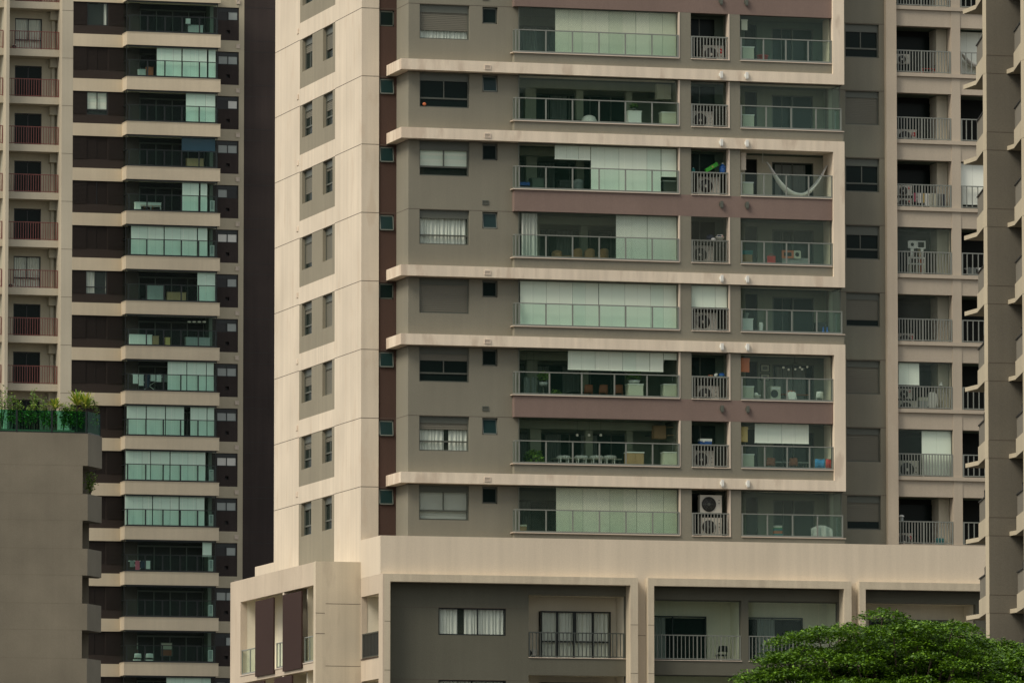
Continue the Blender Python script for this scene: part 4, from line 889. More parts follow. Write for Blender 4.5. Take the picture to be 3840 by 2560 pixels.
# toy kitchen, bag and basket on the fifth storey
q = rect(3, 1, 218, 700, 385, 775, -1.5); o = thing('toy_kitchen', 'orange and white plastic play panel with a round hole behind the net', 'toy', ((q[0]+q[1])/2, -1.4, fl(3)))
def holed(mb, x0, x1, z0, z1, v, th, cx, cz, r, n=20):
    P = [(x0, z0), (x1, z0), (x1, z1), (x0, z1)]; ring = [(cx+r*math.cos(6.2832*i/n), cz+r*math.sin(6.2832*i/n)) for i in range(n)]
    def edge(a):
        dx, dz = math.cos(a), math.sin(a); t = min((((x1 if dx > 0 else x0)-cx)/dx if abs(dx) > 1e-6 else 1e9), (((z1 if dz > 0 else z0)-cz)/dz if abs(dz) > 1e-6 else 1e9)); return cx+dx*t, cz+dz*t
    out = [edge(6.2832*i/n) for i in range(n)]
    for i in range(n):
        j = (i+1) % n; a, b, c, d = ring[i], ring[j], out[j], out[i]
        mb.add([(a[0], v, a[1]), (b[0], v, b[1]), (c[0], v, c[1]), (d[0], v, d[1]), (a[0], v+th, a[1]), (b[0], v+th, b[1]), (c[0], v+th, c[1]), (d[0], v+th, d[1])], [(0,1,2,3),(7,6,5,4),(0,4,5,1),(2,6,7,3)])
xm = q[0]+(q[1]-q[0])*.62
mb = MB(); frame_border(mb, Pl('F', -1.5), q[0], xm, q[2], q[3], 0, .06, .09); mb.build('orange_panel', 'orange', o)
mb = MB(); holed(mb, xm+.005, q[1], q[2], q[3], -1.5, .06, (xm+q[1])/2, (q[2]+q[3])/2, .10); mb.build('round_hole_panel', 'pale', o)
q2 = rect(3, 1, 220, 765, 460, 835, -1.45); MB().box(q2[0], q2[1], -1.44, -1.38, fl(3), q2[3]).build('side_panel', 'pot', o); MB().box(q[0], q[1], -1.44, -1.38, q2[3], q[2]).build('upright', 'pot', o)
q = rect(3, 1, 75, 755, 148, 818, -1.7); o = thing('red_bag', 'red shopping bag hanging inside the rail, fifth storey', 'bag', ((q[0]+q[1])/2, -1.9, q[2])); mb = MB(); mb.prism([(q[0], -1.9), (q[1], -1.9), (q[1]-.04, -1.75), (q[0]+.04, -1.75)], q[2], q[3]); mb.build('bag', 'redp', o); MB().path([(q[0]+.05, -1.9, q[3]), ((q[0]+q[1])/2, -1.9, q[3]+.1), (q[1]-.05, -1.9, q[3])], .01).build('handle', 'redp', o)
MB().tube(((q[0]+q[1])/2, -1.9, q[3]+.1), ((q[0]+q[1])/2, -2.35, q[3]+.12), .008, n=5).build('hook', 'frame', o)
boxthing('wicker_basket', 'tall wicker hamper in the left of the corner balcony, fifth storey', 'hamper', cr(2, 1, 2078, 702, 2166, 825, -1.75, 3), -1.75, 'rattan', .4, 'teal')
# fourth storey
q = rect(2, 1, 2080, 1240, 2152, 1298, -1.7); basin('grey_bucket', 'grey bucket standing on the white cabinet, fourth storey', (q[0]+q[1])/2, -1.5, q[2]+.0, .10, .15, .22, 'pot')
o = thing('statue_vase', 'dark round vase with a white top behind the glass, fourth storey', 'vase', (F(px(2, 2248), 1220, -1.6)[0], -1.5, fl(4))); u = F(px(2, 2248), 1220, -1.6)[0]; zt = F(px(2, 2248), py(1, 1335), -1.6)[1]
smooth(MB()).lathe((u, -1.5, fl(4)), [(0, 0), (.12, 0), (.2, .25), (.16, .45), (.07, .55)], 14).build('body', 'rattan', o); smooth(MB()).lathe((u, -1.5, fl(4)), [(.06, .54), (.1, zt-fl(4)-.12), (.07, zt-fl(4)), (0, zt-fl(4))], 12).build('neck', 'white', o)
for cx_, n_ in ((587, 'left'), (622, 'right')):
    u, zt = F(px(3, cx_), py(1, 1375), -1.8); jug(n_+' of two blue gas bottles in the corner balcony, fourth storey', u, -1.7, fl(4), zt-fl(4), .08, 'bluep', 'bluep')
counter(cr(3, 1, 528, 1335, 608, 1435, -1.45, 4), -1.45, 'black box like cabinet behind the blue bottles', 'black', 'black')
# third storey: washing machine, shirt, chair, pictures, globes, basket
q = cr(3, 2, 118, 393, 206, 525, -1.4, 5); o = thing('washing_machine', 'white front loading washing machine in the corner balcony, third storey', 'washing machine', ((q[0]+q[1])/2, -1.1, q[2]))
MB().box(q[0], q[1], -1.4, -.9, q[2], q[3]).build('body', 'pale', o); cz = F(px(3, 145), py(2, 460), -1.4)[1]; cx_ = q[0]+(q[1]-q[0])*.36; MB().tube((cx_, -1.43, cz), (cx_, -1.4, cz), .17, n=20).build('door', 'black', o); MB().box(q[0]+.04, q[1]-.04, -1.415, -1.4, q[3]-.14, q[3]-.04).build('control_panel', 'white', o)
def shirt(lab, r, v, mat='white', cat='shirt'):
    u0, u1, z0, z1 = r; m = (u0+u1)/2; w = (u1-u0)/2; h = z1-z0; o = thing('hanging_shirt', lab, cat, (m, v, z0))
    out = [(m-w*.68, z0), (m+w*.68, z0), (m+w*.70, z1-h*.35), (m+w*.85, z0+h*.1), (m+w, z0+h*.12), (m+w*.82, z1-h*.14), (m+w*.30, z1), (m+w*.12, z1-h*.06), (m-w*.12, z1-h*.06), (m-w*.30, z1), (m-w*.82, z1-h*.14), (m-w, z0+h*.12), (m-w*.85, z0+h*.1), (m-w*.70, z1-h*.35)]
    n = len(out); mb = MB(); mb.add([(x, v, z) for x, z in out]+[(x, v+.05, z) for x, z in out], [tuple(range(n)), tuple(range(n, 2*n))[::-1]]+[(i, n+i, n+(i+1) % n, (i+1) % n) for i in range(n)]); mb.build('cloth', mat, o)
    MB().path([(m-w*.6, v+.025, z1-h*.08), (m, v+.025, z1+.06), (m+w*.6, v+.025, z1-h*.08)], .012).build('hanger', 'frame', o); return o
q = rect(3, 2, 262, 438, 348, 525, -1.8); shirt('white shirt hung on the back of a chair, third storey corner balcony', q, -1.8)
chair('dining_chair', 'dark chair with the white shirt over its back, third storey', (q[0]+q[1])/2, -1.45, fl(5), .42, q[3]-fl(5)+.05, 'dark', 'dorange', 'frame')
chair('folding_chair', 'white folding chair at the right end, third storey corner balcony', F(px(3, 545), 1490, -1.6)[0], -1.5, fl(5), .36, F(px(3, 545), py(2, 442), -1.6)[1]-fl(5), 'white', 'white', 'white')
table('brown table behind the shirt and washing machine, third storey', F(px(3, 210), 1480, -.9)[0], F(px(3, 450), 1480, -.9)[0], -1.0, -.5, fl(5), .95, 'dorange', 'frame')
basin('laundry_basket', 'white bin heaped with black and white cloth, third storey corner balcony', F(px(2, 2212), 1480, -1.8)[0], -1.7, F(px(2, 2212), py(2, 510), -1.8)[1]-.15, .12, .16, .35, 'white', ('navy', 'white', 'white'))
for i, (y0, y1, n_) in enumerate(((200, 268, 'upper'), (283, 345, 'lower'))):
    q = rect(3, 2, 28, y0, 110, y1, -.30); o = thing('framed_picture', n_+' of two dark framed pictures on the balcony wall, third storey', 'picture', (q[0], -.3, q[2])); mb = MB(); frame_border(mb, Pl('F', -.30), *q, 0, .045, .03); mb.build('frame', 'black', o)
    MB().box(q[0]+.03, q[1]-.03, -.275, -.26, q[2]+.03, q[3]-.03).build('mount', 'pale', o); MB().box(q[0]+.10, q[1]-.10, -.28, -.275, q[2]+.09, q[3]-.09).build('print', 'curtaindk', o)
o = thing('globe_chandelier', 'dark chandelier with six white globes in the corner balcony, third storey', 'chandelier', (F(px(3, 330), 1370, -1.3)[0], -1.3, T[5]-.3)); c0 = F(px(3, 330), py(2, 185), -1.3)
mb = MB(); mb.tube((c0[0], -1.3, c0[1]), (c0[0], -1.3, T[5]+.03), .012)
for x, y in ((230, 230), (275, 248), (335, 245), (376, 228), (395, 245), (440, 224)):
    u, z = F(px(3, x), py(2, y), -1.3); mb.tube((c0[0], -1.3, c0[1]), (u, -1.3, z), .008, n=5); smooth(MB()).ball((u, -1.3, z), .052, 12, 8).build('globe', 'lamp', o)
mb.build('arm', 'black', o)
# second storey: towels
def towel(lab, r, v, mat):
    u0, u1, z0, z1 = r; o = thing('hanging_towel', lab, 'towel', ((u0+u1)/2, v, z0)); mb = folds(Pl('F', v), u0, u1, z0, z1, 0, .02, .22); mb.smooth = True; t_ = mb.build('cloth', mat, o); t_.modifiers.new('thick', 'SOLIDIFY').thickness = .02
    MB().tube((u0-.02, v, z1), (u1+.02, v, z1), .012, n=6).build('bar', 'rail', o)
    for uu in (u0-.02, u1+.02): MB().tube((uu, v, z1), (uu, v+.0, fl(6)), .01, n=5).build('stand_leg', 'rail', o)
towel('blue towel beside a red one inside the glass, second storey', rect(3, 2, 507, 1033, 598, 1130, -2.05), -2.05, 'bluet')
towel('bright red towel at the right end beside the blue one, second storey', rect(3, 2, 602, 1035, 652, 1130, -2.05), -2.05, 'redp')
for i, (x, n_) in enumerate(((112, 'left'), (312, 'right'))):
    chair('dining_chair', n_+' of two brown chairs in the corner balcony under the blinds, second storey', F(px(3, x), 1730, -1.2)[0], -1.1, fl(6), .42, F(px(3, x), py(2, 1025), -1.2)[1]-fl(6), 'white', 'dorange', 'frame')
table('long dark table between the brown chairs, second storey corner balcony', F(px(3, 130), 1730, -.8)[0], F(px(3, 440), 1730, -.8)[0], -1.0, -.4, fl(6), .95, 'pot', 'frame')
# first storey corner: patterned cloth on chair, toy boxes
a_, b_ = F(px(3, 475), py(3, 175), -1.7), F(px(3, 660), py(3, 292), -1.7); u = (a_[0]+b_[0])/2
chair('wooden_chair', 'chair hidden under a white patterned cloth, first storey corner balcony', u, -1.2, fl(7), .55, a_[1]-fl(7)-.04, 'wood', 'wood', 'wood')
o = thing('patterned_cloth', 'white patterned cloth thrown over a chair behind the net, first storey', 'cloth', (u, -1.5, b_[1])); mb = smooth(MB())
def pc(s_, t): x = a_[0]+(b_[0]-a_[0])*s_; return (x, -1.72+.10*math.sin(s_*17)*(1-t)-.05*math.sin(s_*3.14)+.35*max(0, t-.8)*5*.4, b_[1]+(a_[1]-b_[1])*(min(t, .85)/.85)*(.72+.28*math.sin(math.pi*s_))+.05*math.sin(s_*9)*(1-t))
mb.grid(pc, 24, 8); c_ = mb.build('cloth', 'curtain', o); c_.modifiers.new('thick', 'SOLIDIFY').thickness = .02
for x0, y0, x1, y1, m_, lab in ((155, 225, 220, 250, 'orange', 'orange crate in the middle of a small stack behind the net'), (155, 198, 220, 224, 'greenp', 'green crate on the orange crate behind the net'), (160, 178, 218, 197, 'white', 'white folded cloths on top of the green crate'), (155, 251, 222, 280, 'teal', 'teal crate at the bottom of the small stack')):
    a1, b1 = F(px(3, x0), py(3, y0), -1.6), F(px(3, x1), py(3, y1), -1.6)
    zb = b1[1] if m_ != 'teal' else fl(7)
    boxthing('storage_crate', lab, 'crate', (a1[0], b1[0], zb, a1[1]), -1.6, m_ if m_ != 'greenp' else 'teal', .3, m_, group=None)
# ---- wing balconies
def drying_rack(lab, u0, u1, v, z0, z1, cols, fx=0):
    o = thing('drying_rack', lab, 'drying rack', ((u0+u1)/2, v, z0)); mb = MB()
    for y in (v-.25, v+.25): mb.tube((u0, y, z1), (u1, y, z1), .012, n=5); mb.tube((u0+.1, y, z1), (u1-.1, -y+2*v, z0), .012, n=5); mb.tube((u1-.1, y, z1), (u0+.1, -y+2*v, z0), .012, n=5)
    for i in range(5): mb.tube((u0+(u1-u0)*i/4, v-.25, z1), (u0+(u1-u0)*i/4, v+.25, z1), .008, n=4)
    mb.build('rack_frame', 'white', o); n = len(cols)
    for i, m_ in enumerate(cols):
        a = u0+(u1-u0)*(i+.08)/n; b = u0+(u1-u0)*(i+.92)/n; folds(Pl('F', v-.27), a, b, z1-random.uniform(.3, .62)*(z1-z0), z1+.01, 0, .015, .2).build('laundry', m_, o)
q = rect(3, 1, 1370, 200, 1650, 315, -.3); drying_rack('drying rack hung with mixed laundry beside the stacked air conditioners', q[0], q[1], -.1, T[2]-2.6, q[3], ['pink', 'curtain', 'yellow', 'white', 'pale', 'pale', 'curtaindk', 'navy'])
q = rect(3, 1, 1330, 615, 1485, 905, -.45); o = thing('play_panels', 'tall stack of white plastic play panels with round and square holes, wing balcony', 'toy', ((q[0]+q[1])/2, -.4, T[3]-2.6))
mb = MB(); h = q[3]-q[2]; xm = (q[0]+q[1])/2; z1 = q[3]; 
holed(mb, q[0], xm, z1-h*.24, z1, -.45, .08, (q[0]+xm)/2, z1-h*.12, .085); mb.build('round_hole_panel', 'white', o)
mb = MB(); frame_border(mb, Pl('F', -.45), xm+.004, q[1], z1-h*.24, z1, 0, .08, .05); mb.build('square_hole_panel', 'white', o)
mb = MB(); Pq = Pl('F', -.45); Pq.box(mb, q[0]+.12, q[0]+.26, z1-h*.50, z1-h*.245, 0, .08); Pq.box(mb, q[1]-.22, q[1]-.10, z1-h*.50, z1-h*.245, 0, .08); mb.build('upright', 'white', o)
mb = MB(); frame_border(mb, Pq, q[0], q[1], z1-h*.74, z1-h*.505, 0, .08, .07); Pq.box(mb, xm-.03, xm+.03, z1-h*.67, z1-h*.575, 0, .08); mb.build('window_panel', 'white', o)
mb = MB(); Pq.box(mb, q[0]+.04, q[0]+.16, T[3]-2.6, z1-h*.745, 0, .08); Pq.box(mb, q[1]-.16, q[1]-.04, T[3]-2.6, z1-h*.745, 0, .08); Pq.box(mb, xm-.05, xm+.05, T[3]-2.6, z1-h*.745, 0, .08); mb.build('leg_panel', 'pale', o)
q = rect(3, 1, 1430, 690, 1465, 750, -.35); boxthing('orange_block', 'orange plastic block between the white play panels', 'block', (q[0], q[1], T[3]-2.6, q[3]), -.3, 'orange', .15, 'yellow')
q = rect(3, 2, 1428, 490, 1500, 590, -.4); boxthing('laundry_hamper', 'pale hamper behind the bars, third storey wing balcony', 'hamper', (q[0], q[1], T[5]-2.6, q[3]), -.4, 'pot', .4, 'pale')
q = rect(3, 2, 1500, 440, 1590, 590, -.4); shirt('pale blue shirt hanging over a chair behind the bars, third storey wing', q, -.4, 'curtain')
o = thing('clothes_stand', 'thin stand carrying the pale blue shirt, wing balcony', 'stand', ((q[0]+q[1])/2, -.33, T[5]-2.6)); MB().tube(((q[0]+q[1])/2, -.33, T[5]-2.6), ((q[0]+q[1])/2, -.33, q[3]+.08), .015).build('post', 'frame', o); MB().tube(((q[0]+q[1])/2, -.33, T[5]-2.6), ((q[0]+q[1])/2, -.33, T[5]-2.57), .2, n=12).build('foot', 'frame', o)
u, z = F(px(3, 1620), py(2, 375), -.3); o = thing('table_lamp', 'small white lamp on a tall stand behind the glass, third storey wing', 'lamp', (u, -.3, T[5]-2.6)); smooth(MB()).lathe((u, -.3, z-.08), [(.10, 0), (.05, .16)], 14).build('lamp_shade', 'white', o); MB().tube((u, -.3, T[5]-2.6), (u, -.3, z), .012).build('stem', 'frame', o); MB().tube((u, -.3, T[5]-2.6), (u, -.3, T[5]-2.58), .13, n=12).build('foot', 'frame', o)
u, z = F(px(3, 1270), py(3, 95), -.6); o = thing('covered_lamp', 'white domed lamp on a post above the lowest wing railing', 'lamp', (u, -.6, T[7]-2.6)); smooth(MB()).lathe((u, -.6, z-.04), [(.13, 0), (.12, .05), (.05, .09), (0, .09)], 14).build('dome', 'white', o); MB().tube((u, -.6, z-.22), (u, -.6, z-.04), .09, n=12).build('diffuser', 'pot', o); MB().tube((u, -.6, T[7]-2.6), (u, -.6, z-.2), .02).build('post', 'frame', o)
u = F(px(3, 1610), 2020, -.3)[0]; boxthing('storage_box', 'teal plastic box behind the bars of the lowest wing balcony', 'box', (u-.12, u+.2, T[7]-2.6, F(px(3, 1610), py(3, 290), -.3)[1]), -.3, 'teal', .3, 'teal')
# bicycle on the top wing balcony
def bicycle(lab, u, v, z, s, mat):
    o = thing('bicycle', lab, 'bicycle', (u, v, z)); r = .33*s; n = 24
    for i, du in enumerate((-.52*s, .52*s)):
        c = (u+du, v, z+r); smooth(MB()).path([(c[0]+r*math.cos(6.2832*i_/n), v, c[2]+r*math.sin(6.2832*i_/n)) for i_ in range(n+1)], .022, 6).build('tyre', 'black', o)
        mb = MB(); [mb.tube(c, (c[0]+r*math.cos(6.2832*i_/12), v, c[2]+r*math.sin(6.2832*i_/12)), .005, n=3) for i_ in range(12)]; mb.build('spokes', 'rail', o)
    A = (u-.52*s, v, z+r); B = (u+.52*s, v, z+r); C_ = (u-.08*s, v, z+r*.85); D_ = (u-.2*s, v, z+r+.5*s); E_ = (u+.36*s, v, z+r+.5*s)
    mb = MB(); [mb.tube(p, q_, .02, n=6) for p, q_ in ((A, C_), (A, D_), (C_, D_), (C_, E_), (D_, E_), (B, E_))]; mb.build('bike_frame', mat, o)
    MB().box(u-.32*s, u-.1*s, v-.06, v+.06, z+r+.58*s, z+r+.63*s).build('saddle', 'black', o); MB().tube((E_[0], v-.25, E_[2]+.15), (E_[0], v+.25, E_[2]+.15), .014).tube(E_, (E_[0], v, E_[2]+.15), .016).build('handlebar', 'rail', o)
bicycle('dark bicycle with red frame leaning behind the topmost full wing railing', F(px(3, 1500), 220, 0)[0], .1, T[0]-2.6, 1.0, 'redp')
o = thing('hammock', 'white hammock hanging in front of a blind, topmost right wing balcony', 'hammock', (uc1+1.2, -.4, T[0]-2.6)); mb = smooth(MB()); 
def hf2(s_, t): x = uc1+.12+1.9*s_; a = (2*s_-1)**2; return (x, -.4+(t-.5)*.5*(1-a*.8), T[0]-1.75+.9*a+.18*(2*t-1)**2*(1-a))
mb.grid(hf2, 20, 6); c_ = mb.build('cloth', 'curtain', o); c_.modifiers.new('thick', 'SOLIDIFY').thickness = .02
MB().tube((uc1+.12, -.4, T[0]-.85), (uc1+.12, -.4, T[0]-.02), .015).tube((uc1+2.02, -.4, T[0]-.85), (uc1+2.02, -.4, T[0]-.02), .015).build('rope', 'curtain', o)
drying_rack('white folding drying rack in the right wing balcony, fifth storey', uc1+.5, uc1+1.9, -.1, T[3]-2.6, T[3]-1.7, ['curtaindk', 'white', 'curtaindk'])
o = thing('orange_toy', 'small orange round object inside the bedroom window, seventh storey', 'toy', (F(px(1, 1508), 400, -1.95)[0], -1.9, T[1]-1.47)); u = F(px(1, 1508), 400, -1.93)[0]
smooth(MB()).ball((u, -1.93, T[1]-1.40), .085, 12, 8, (1, .4, .9)).build('body', 'orange', o)
# podium balconies: a small unit and a chair
a_, b_ = F(1850+325/2.351, 1893+1268/2.351, -2.6), F(1850+385/2.351, 1893+1335/2.351, -2.6)
ac((a_[0]-.25, b_[0], b_[1], a_[1]), -2.6, 'small white air conditioner at the left end of the wide podium balcony', dep=.3)
a_ = F(1850+2010/2.351, 1893+1240/2.351, -2.4); chair('dining_chair', 'dark chair inside the glazed podium balcony', a_[0], -2.4, zs2-.25, .45, a_[1]-zs2+.25, 'dark', 'dark', 'dark')

# ============================================================ DARK BROWN TOWER (far left centre)
VD = 165.54; H2 = 2.973
dt = thing('apartment_tower', 'dark brown apartment tower with beige bands and a column of glazed bay balconies', 'building', (28, 172, 0)); R = dt
KD = range(-1, 16); bk = lambda k: 66.48-H2*k
dU = lambda cx, v: UX(cx/2.351, v)
u0, u1 = UX(262, VD), UX(470, VD); y0b, y1b = UX(471, VD-1.3), UX(823.5, VD-1.3)
wl, wr = dU(757, VD), dU(943, VD)
wh = [(wl, wr, bk(k)-1.60, bk(k)-.06) for k in KD]
PD = Pl('F', VD)
wall(PD, u0, u1+.9, 0, 75, .4, wh, d=.10).build('brown_tile_wall', 'dktower', R)
for k in KD:
    for a, b in ((u0+.05, wl-.04), (wr+.04, u1-.06)):
        lou = MB(); PD.box(lou, a, b, bk(k)-1.56, bk(k)-.07, .095, .12)
        for i in range(18): z = bk(k)-1.56+i*.083; PD.box(lou, a, b, z, z+.06, .07, .10)
        lou.build('louvre_panel', 'shutbr', R)
dspec = {0: dict(content='curtain', gap=(.0001, .82), split=0, bar=0), 2: dict(content='zebra', bar=.22), 6: dict(content='curtain', gap=(.45, .999), bar=.3, split=.45)}
for k, h in zip(KD, wh):
    sp = dspec.get(k+1)
    if sp: window(R, PD, *h, .16, box=0, fm='blackf', **sp)
    else:
        o = MB(); frame_border(o, PD, *h, .10, .2, .03); o = o.build('window', 'shutbr', R); m_ = (h[0]+h[1])/2; g_ = .04 if k == 3 else .012
        mb = slats(PD, h[0]+.03, m_-g_, h[2]+.03, h[3]-.03, .13, .083); slats(PD, m_+g_, h[1]-.03, h[2]+.03, h[3]-.03, .15, .083); mb.build('folding_shutter', 'shutbr', o)
        slats(PD, m_+g_, h[1]-.03, h[2]+.03, h[3]-.03, .15, .083).build('folding_shutter', 'shutbr', o)
        q_ = MB(); PD.box(q_, m_-.05, m_+.05, h[2], h[3], .19, .2); q_.build('room_shade', 'black', o)
BL = {0: [], 1: [(1370, 1590), (1598, 1815), (1828, 1892)], 2: [(1630, 1890)], 3: [], 4: [(1600, 1748), (1762, 1822)], 5: [(1150, 1440), (1446, 1733), (1740, 1825)], 6: [(1737, 1895)], 7: [],
      8: [(1478, 1645), (1650, 1817), (1822, 1885)], 9: [(1120, 1288), (1295, 1458), (1464, 1625), (1680, 1825), (1830, 1890)], 10: [(1112, 1330), (1334, 1500), (1506, 1815)], 11: [(1100, 1348), (1354, 1582), (1588, 1808)], 12: [], 13: [], 14: [], 15: [(1478, 1870)], -1: []}
vb = VD-1.3; PB = Pl('F', vb)
for k in KD:
    z = bk(k); o = MB(); o.box(y0b, y1b, vb, VD+.3, z, z+.845); o.box(y0b-.02, y1b+.02, vb-.02, VD+.3, z+.83, z+.86); o.build('bay_band', 'dkcream', R)
    o = MB(); PD.box(o, u0, y0b+.4, z-.05, z+.785, -.0, .5); o.build('beige_band', 'dkcream', R)
    # glazed bay over this band
    gl0, gl1 = y0b+.10, dU(1912, vb+.12); zt = bk(k-1); zb = z+.86
    o = MB(); P6 = Pl('F', vb+.12)
    P6.box(o, gl0, gl1, zt-.11, zt, 0, .06); P6.box(o, gl0, gl1, zb, zb+.12, -.03, .06); P6.box(o, gl0, gl1, zb+1.1, zb+1.15, -.04, .02)
    for c_ in (1130, 1290, 1443, 1595, 1748, 1900): a = dU(c_, vb+.12); P6.box(o, a-.04, a+.04, zb+.09, zb+1.1, -.04, .02)
    o.box(gl0-.03, gl0+.03, vb+.12, VD+.1, zb+1.1, zb+1.15); o.box(gl0-.03, gl0+.03, vb+.2, VD+.1, zb, zb+.08); o.box(gl0-.02, gl0+.02, vb+.2, VD+.1, zt-.05, zt)
    for c_ in (1105, 1908): a = dU(c_, vb+.12); P6.box(o, a-.02, a+.02, zb, zt, 0, .05)
    fo = o.build('bay_glazing', 'blackf', R)
    o = MB(); n = 8; w = (gl1-gl0)/n
    for i in range(n): P6.box(o, gl0+w*i+.01, gl0+w*(i+1)-.01, zb+.09, zt-.06, .03+.003*(i % 2), .035+.003*(i % 2))
    P6.box(o, gl0, gl1, zb+.1, zb+1.1, -.01, -.004); o.box(gl0-.004, gl0+.004, vb+.2, VD+.1, zb+.1, zt-.06); o.build('glass_panel', 'glassD', fo)
    o = MB(); o.box(gl0+.12, gl1-.1, vb+.5, VD+2.4, z+.3, z+.5); o.build('floor_slab', 'room', R)
    for a, b in BL[k]: P7 = Pl('F', vb+.30); roller(fo, P7, dU(a, vb+.3), dU(b, vb+.3), zb+.06, zt-.06, 0, n=max(1, round((b-a)/170)))
    if k == 3: P7 = Pl('F', vb+.3); o = MB(); P7.box(o, dU(1605, vb), dU(1900, vb), zb+1.1, zt-.06, 0, .01); o.build('tinted_film', 'bluefilm', fo)
    if k == 12: P7 = Pl('F', vb+.3); roller(fo, P7, dU(1800, vb), dU(1882, vb), zb+1.1, zt-.08, 0)
    # back of the bay room
    o = MB(); P8 = Pl('F', VD+1.4)
    for i in range(6): a = gl0+.3+(gl1-gl0-.6)*i/5; P8.box(o, a-.03, a+.03, z+.4, zt-.25, -.05, 0)
    P8.box(o, gl0+.2, gl1-.2, zt-.3, zt-.2, -.05, 0); o.build('door_frame', 'frame', R)
o = MB(); o.box(y0b+.1, y1b, VD+1.45, VD+1.7, 20, 75); o.build('bay_back_wall', 'dark', R)
o = MB(); o.box(y1b-.35, y1b-.12, VD+.3, VD+1.45, 20, 75); o.box(y0b+.12, y0b+.25, VD+.5, VD+1.45, 20, 75); o.build('bay_side_wall', 'room', R)
# service strip at the right
vs = VD+.5; PS = Pl('F', vs); s0, s1, s2 = y1b-.3, dU(2098, vs), UX(912, vs)
sh_ = [(dU(1915, vs), dU(2090, vs), bk(k)-.87, bk(k)-.05) for k in KD]; vh = [(dU(1988, vs), dU(2020, vs), bk(k)-1.75, bk(k)-1.53) for k in KD]
wall(PS, s0, s1, 0, 75, .4, sh_+vh, d=.02).build('brown_tile_wall', 'dktower2', R)
o = MB()
for h in vh: PS.box(o, *h, .3, .35)
o.build('vent_opening', 'black', R)
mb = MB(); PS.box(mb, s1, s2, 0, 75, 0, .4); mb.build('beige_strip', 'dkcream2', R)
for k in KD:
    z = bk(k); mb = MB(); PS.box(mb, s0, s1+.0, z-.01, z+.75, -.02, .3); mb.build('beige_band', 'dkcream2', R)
    mb = MB(); a = dU(2072, vs); frame_border(mb, PS, a, a+.26, z+.24, z+.52, -.07, -.02, .04); PS.box(mb, a+.05, a+.21, z+.29, z+.47, -.05, -.02); mb.build('vent_cover', 'sill', R)
    h = sh_[k+1]; w_ = MB(); frame_border(w_, PS, *h, .06, .12, .05); m_ = (h[0]+h[1])/2; PS.box(w_, m_-.03, m_+.03, h[2], h[3], .05, .12); PS.box(w_, h[0], h[1], h[3]-.27, h[3], .07, .14); wo = w_.build('window', 'blackf', R)
    r_ = random.Random(k+5); kinds = {0: (0, 1), 1: (1, 1), 2: (0, 2), 3: (1, 1), 4: (1, 0), 5: (2, 2), 6: (0, 1), 7: (0, 3), 8: (3, 3), 9: (3, 3), 10: (2, 2), 11: (3, 3), 12: (0, 1), 13: (3, 3), 14: (0, 3), 15: (3, 0), 16: (3, 3), -1: (1, 1)}[k+1]
    for (a, b), kd in zip(((h[0]+.05, m_-.03), (m_+.03, h[1]-.05)), kinds):
        g_ = MB(); PS.box(g_, a, b, h[2]+.05, h[3]-.27, .09, .10); g_.build('pane', {0: 'black', 1: 'blind', 2: 'curtain', 3: 'pot'}[kd] if kd != 1 else M['pot'], wo)
# broad plum side wall and the body
mb = MB(); mb.box(s2, s2+14, vs, vs+14, 0, 75); mb.build('plum_wall', 'dktower2', R)
mb = MB()
for k in KD:
    for dz in (.03, .77): mb.box(s2+.02, s2+6, vs-.006, vs+.01, bk(k)+dz-.012, bk(k)+dz+.012)
mb.build('expansion_joint', 'black', R)
mb = MB(); mb.box(u0, s2, VD+1.75, VD+15, 0, 75); mb.box(u0, y1b-.36, VD+.55, VD+1.75, 0, 20); mb.build('tower_core', 'dktower', R)
# condenser racks standing at the right end of each bay
for k in range(1, 15):
    if k in (3, 7, 6): continue
    a, b = dU(1848, vb+.5), dU(1886, vb+.5); z = bk(k)+.5
    o = thing('condenser_rack', 'narrow white framed condenser rack at the right end of glazed bay '+str(k+1)+' from the top', 'air conditioner', ((a+b)/2, vb+.6, z), 'condenser racks in the bay balconies')
    mb = MB(); P9 = Pl('F', vb+.5); frame_border(mb, P9, a, b, z, z+1.25, 0, .04, .04); mb.build('frame', 'white', o)
    mb = MB(); P9.box(mb, a+.04, b-.04, z+.02, z+1.21, .03, .5); mb.build('casing', 'pot', o)
    mb = MB()
    for i in range(9 if k in (1, 10) else 3): zz = z+.5+i*.07; P9.box(mb, a+.06, b-.06, zz, zz+.03, .0, .03)
    mb.build('grille', 'white', o)
def bay(x0, y0, x1, y1, row, v, k): 
    a = F(px(0, x0), py(row, y0), v); b = F(px(0, x1), py(row, y1), v); return (a[0], b[0], bk(k)+.5, a[1])
V3 = vb+.9
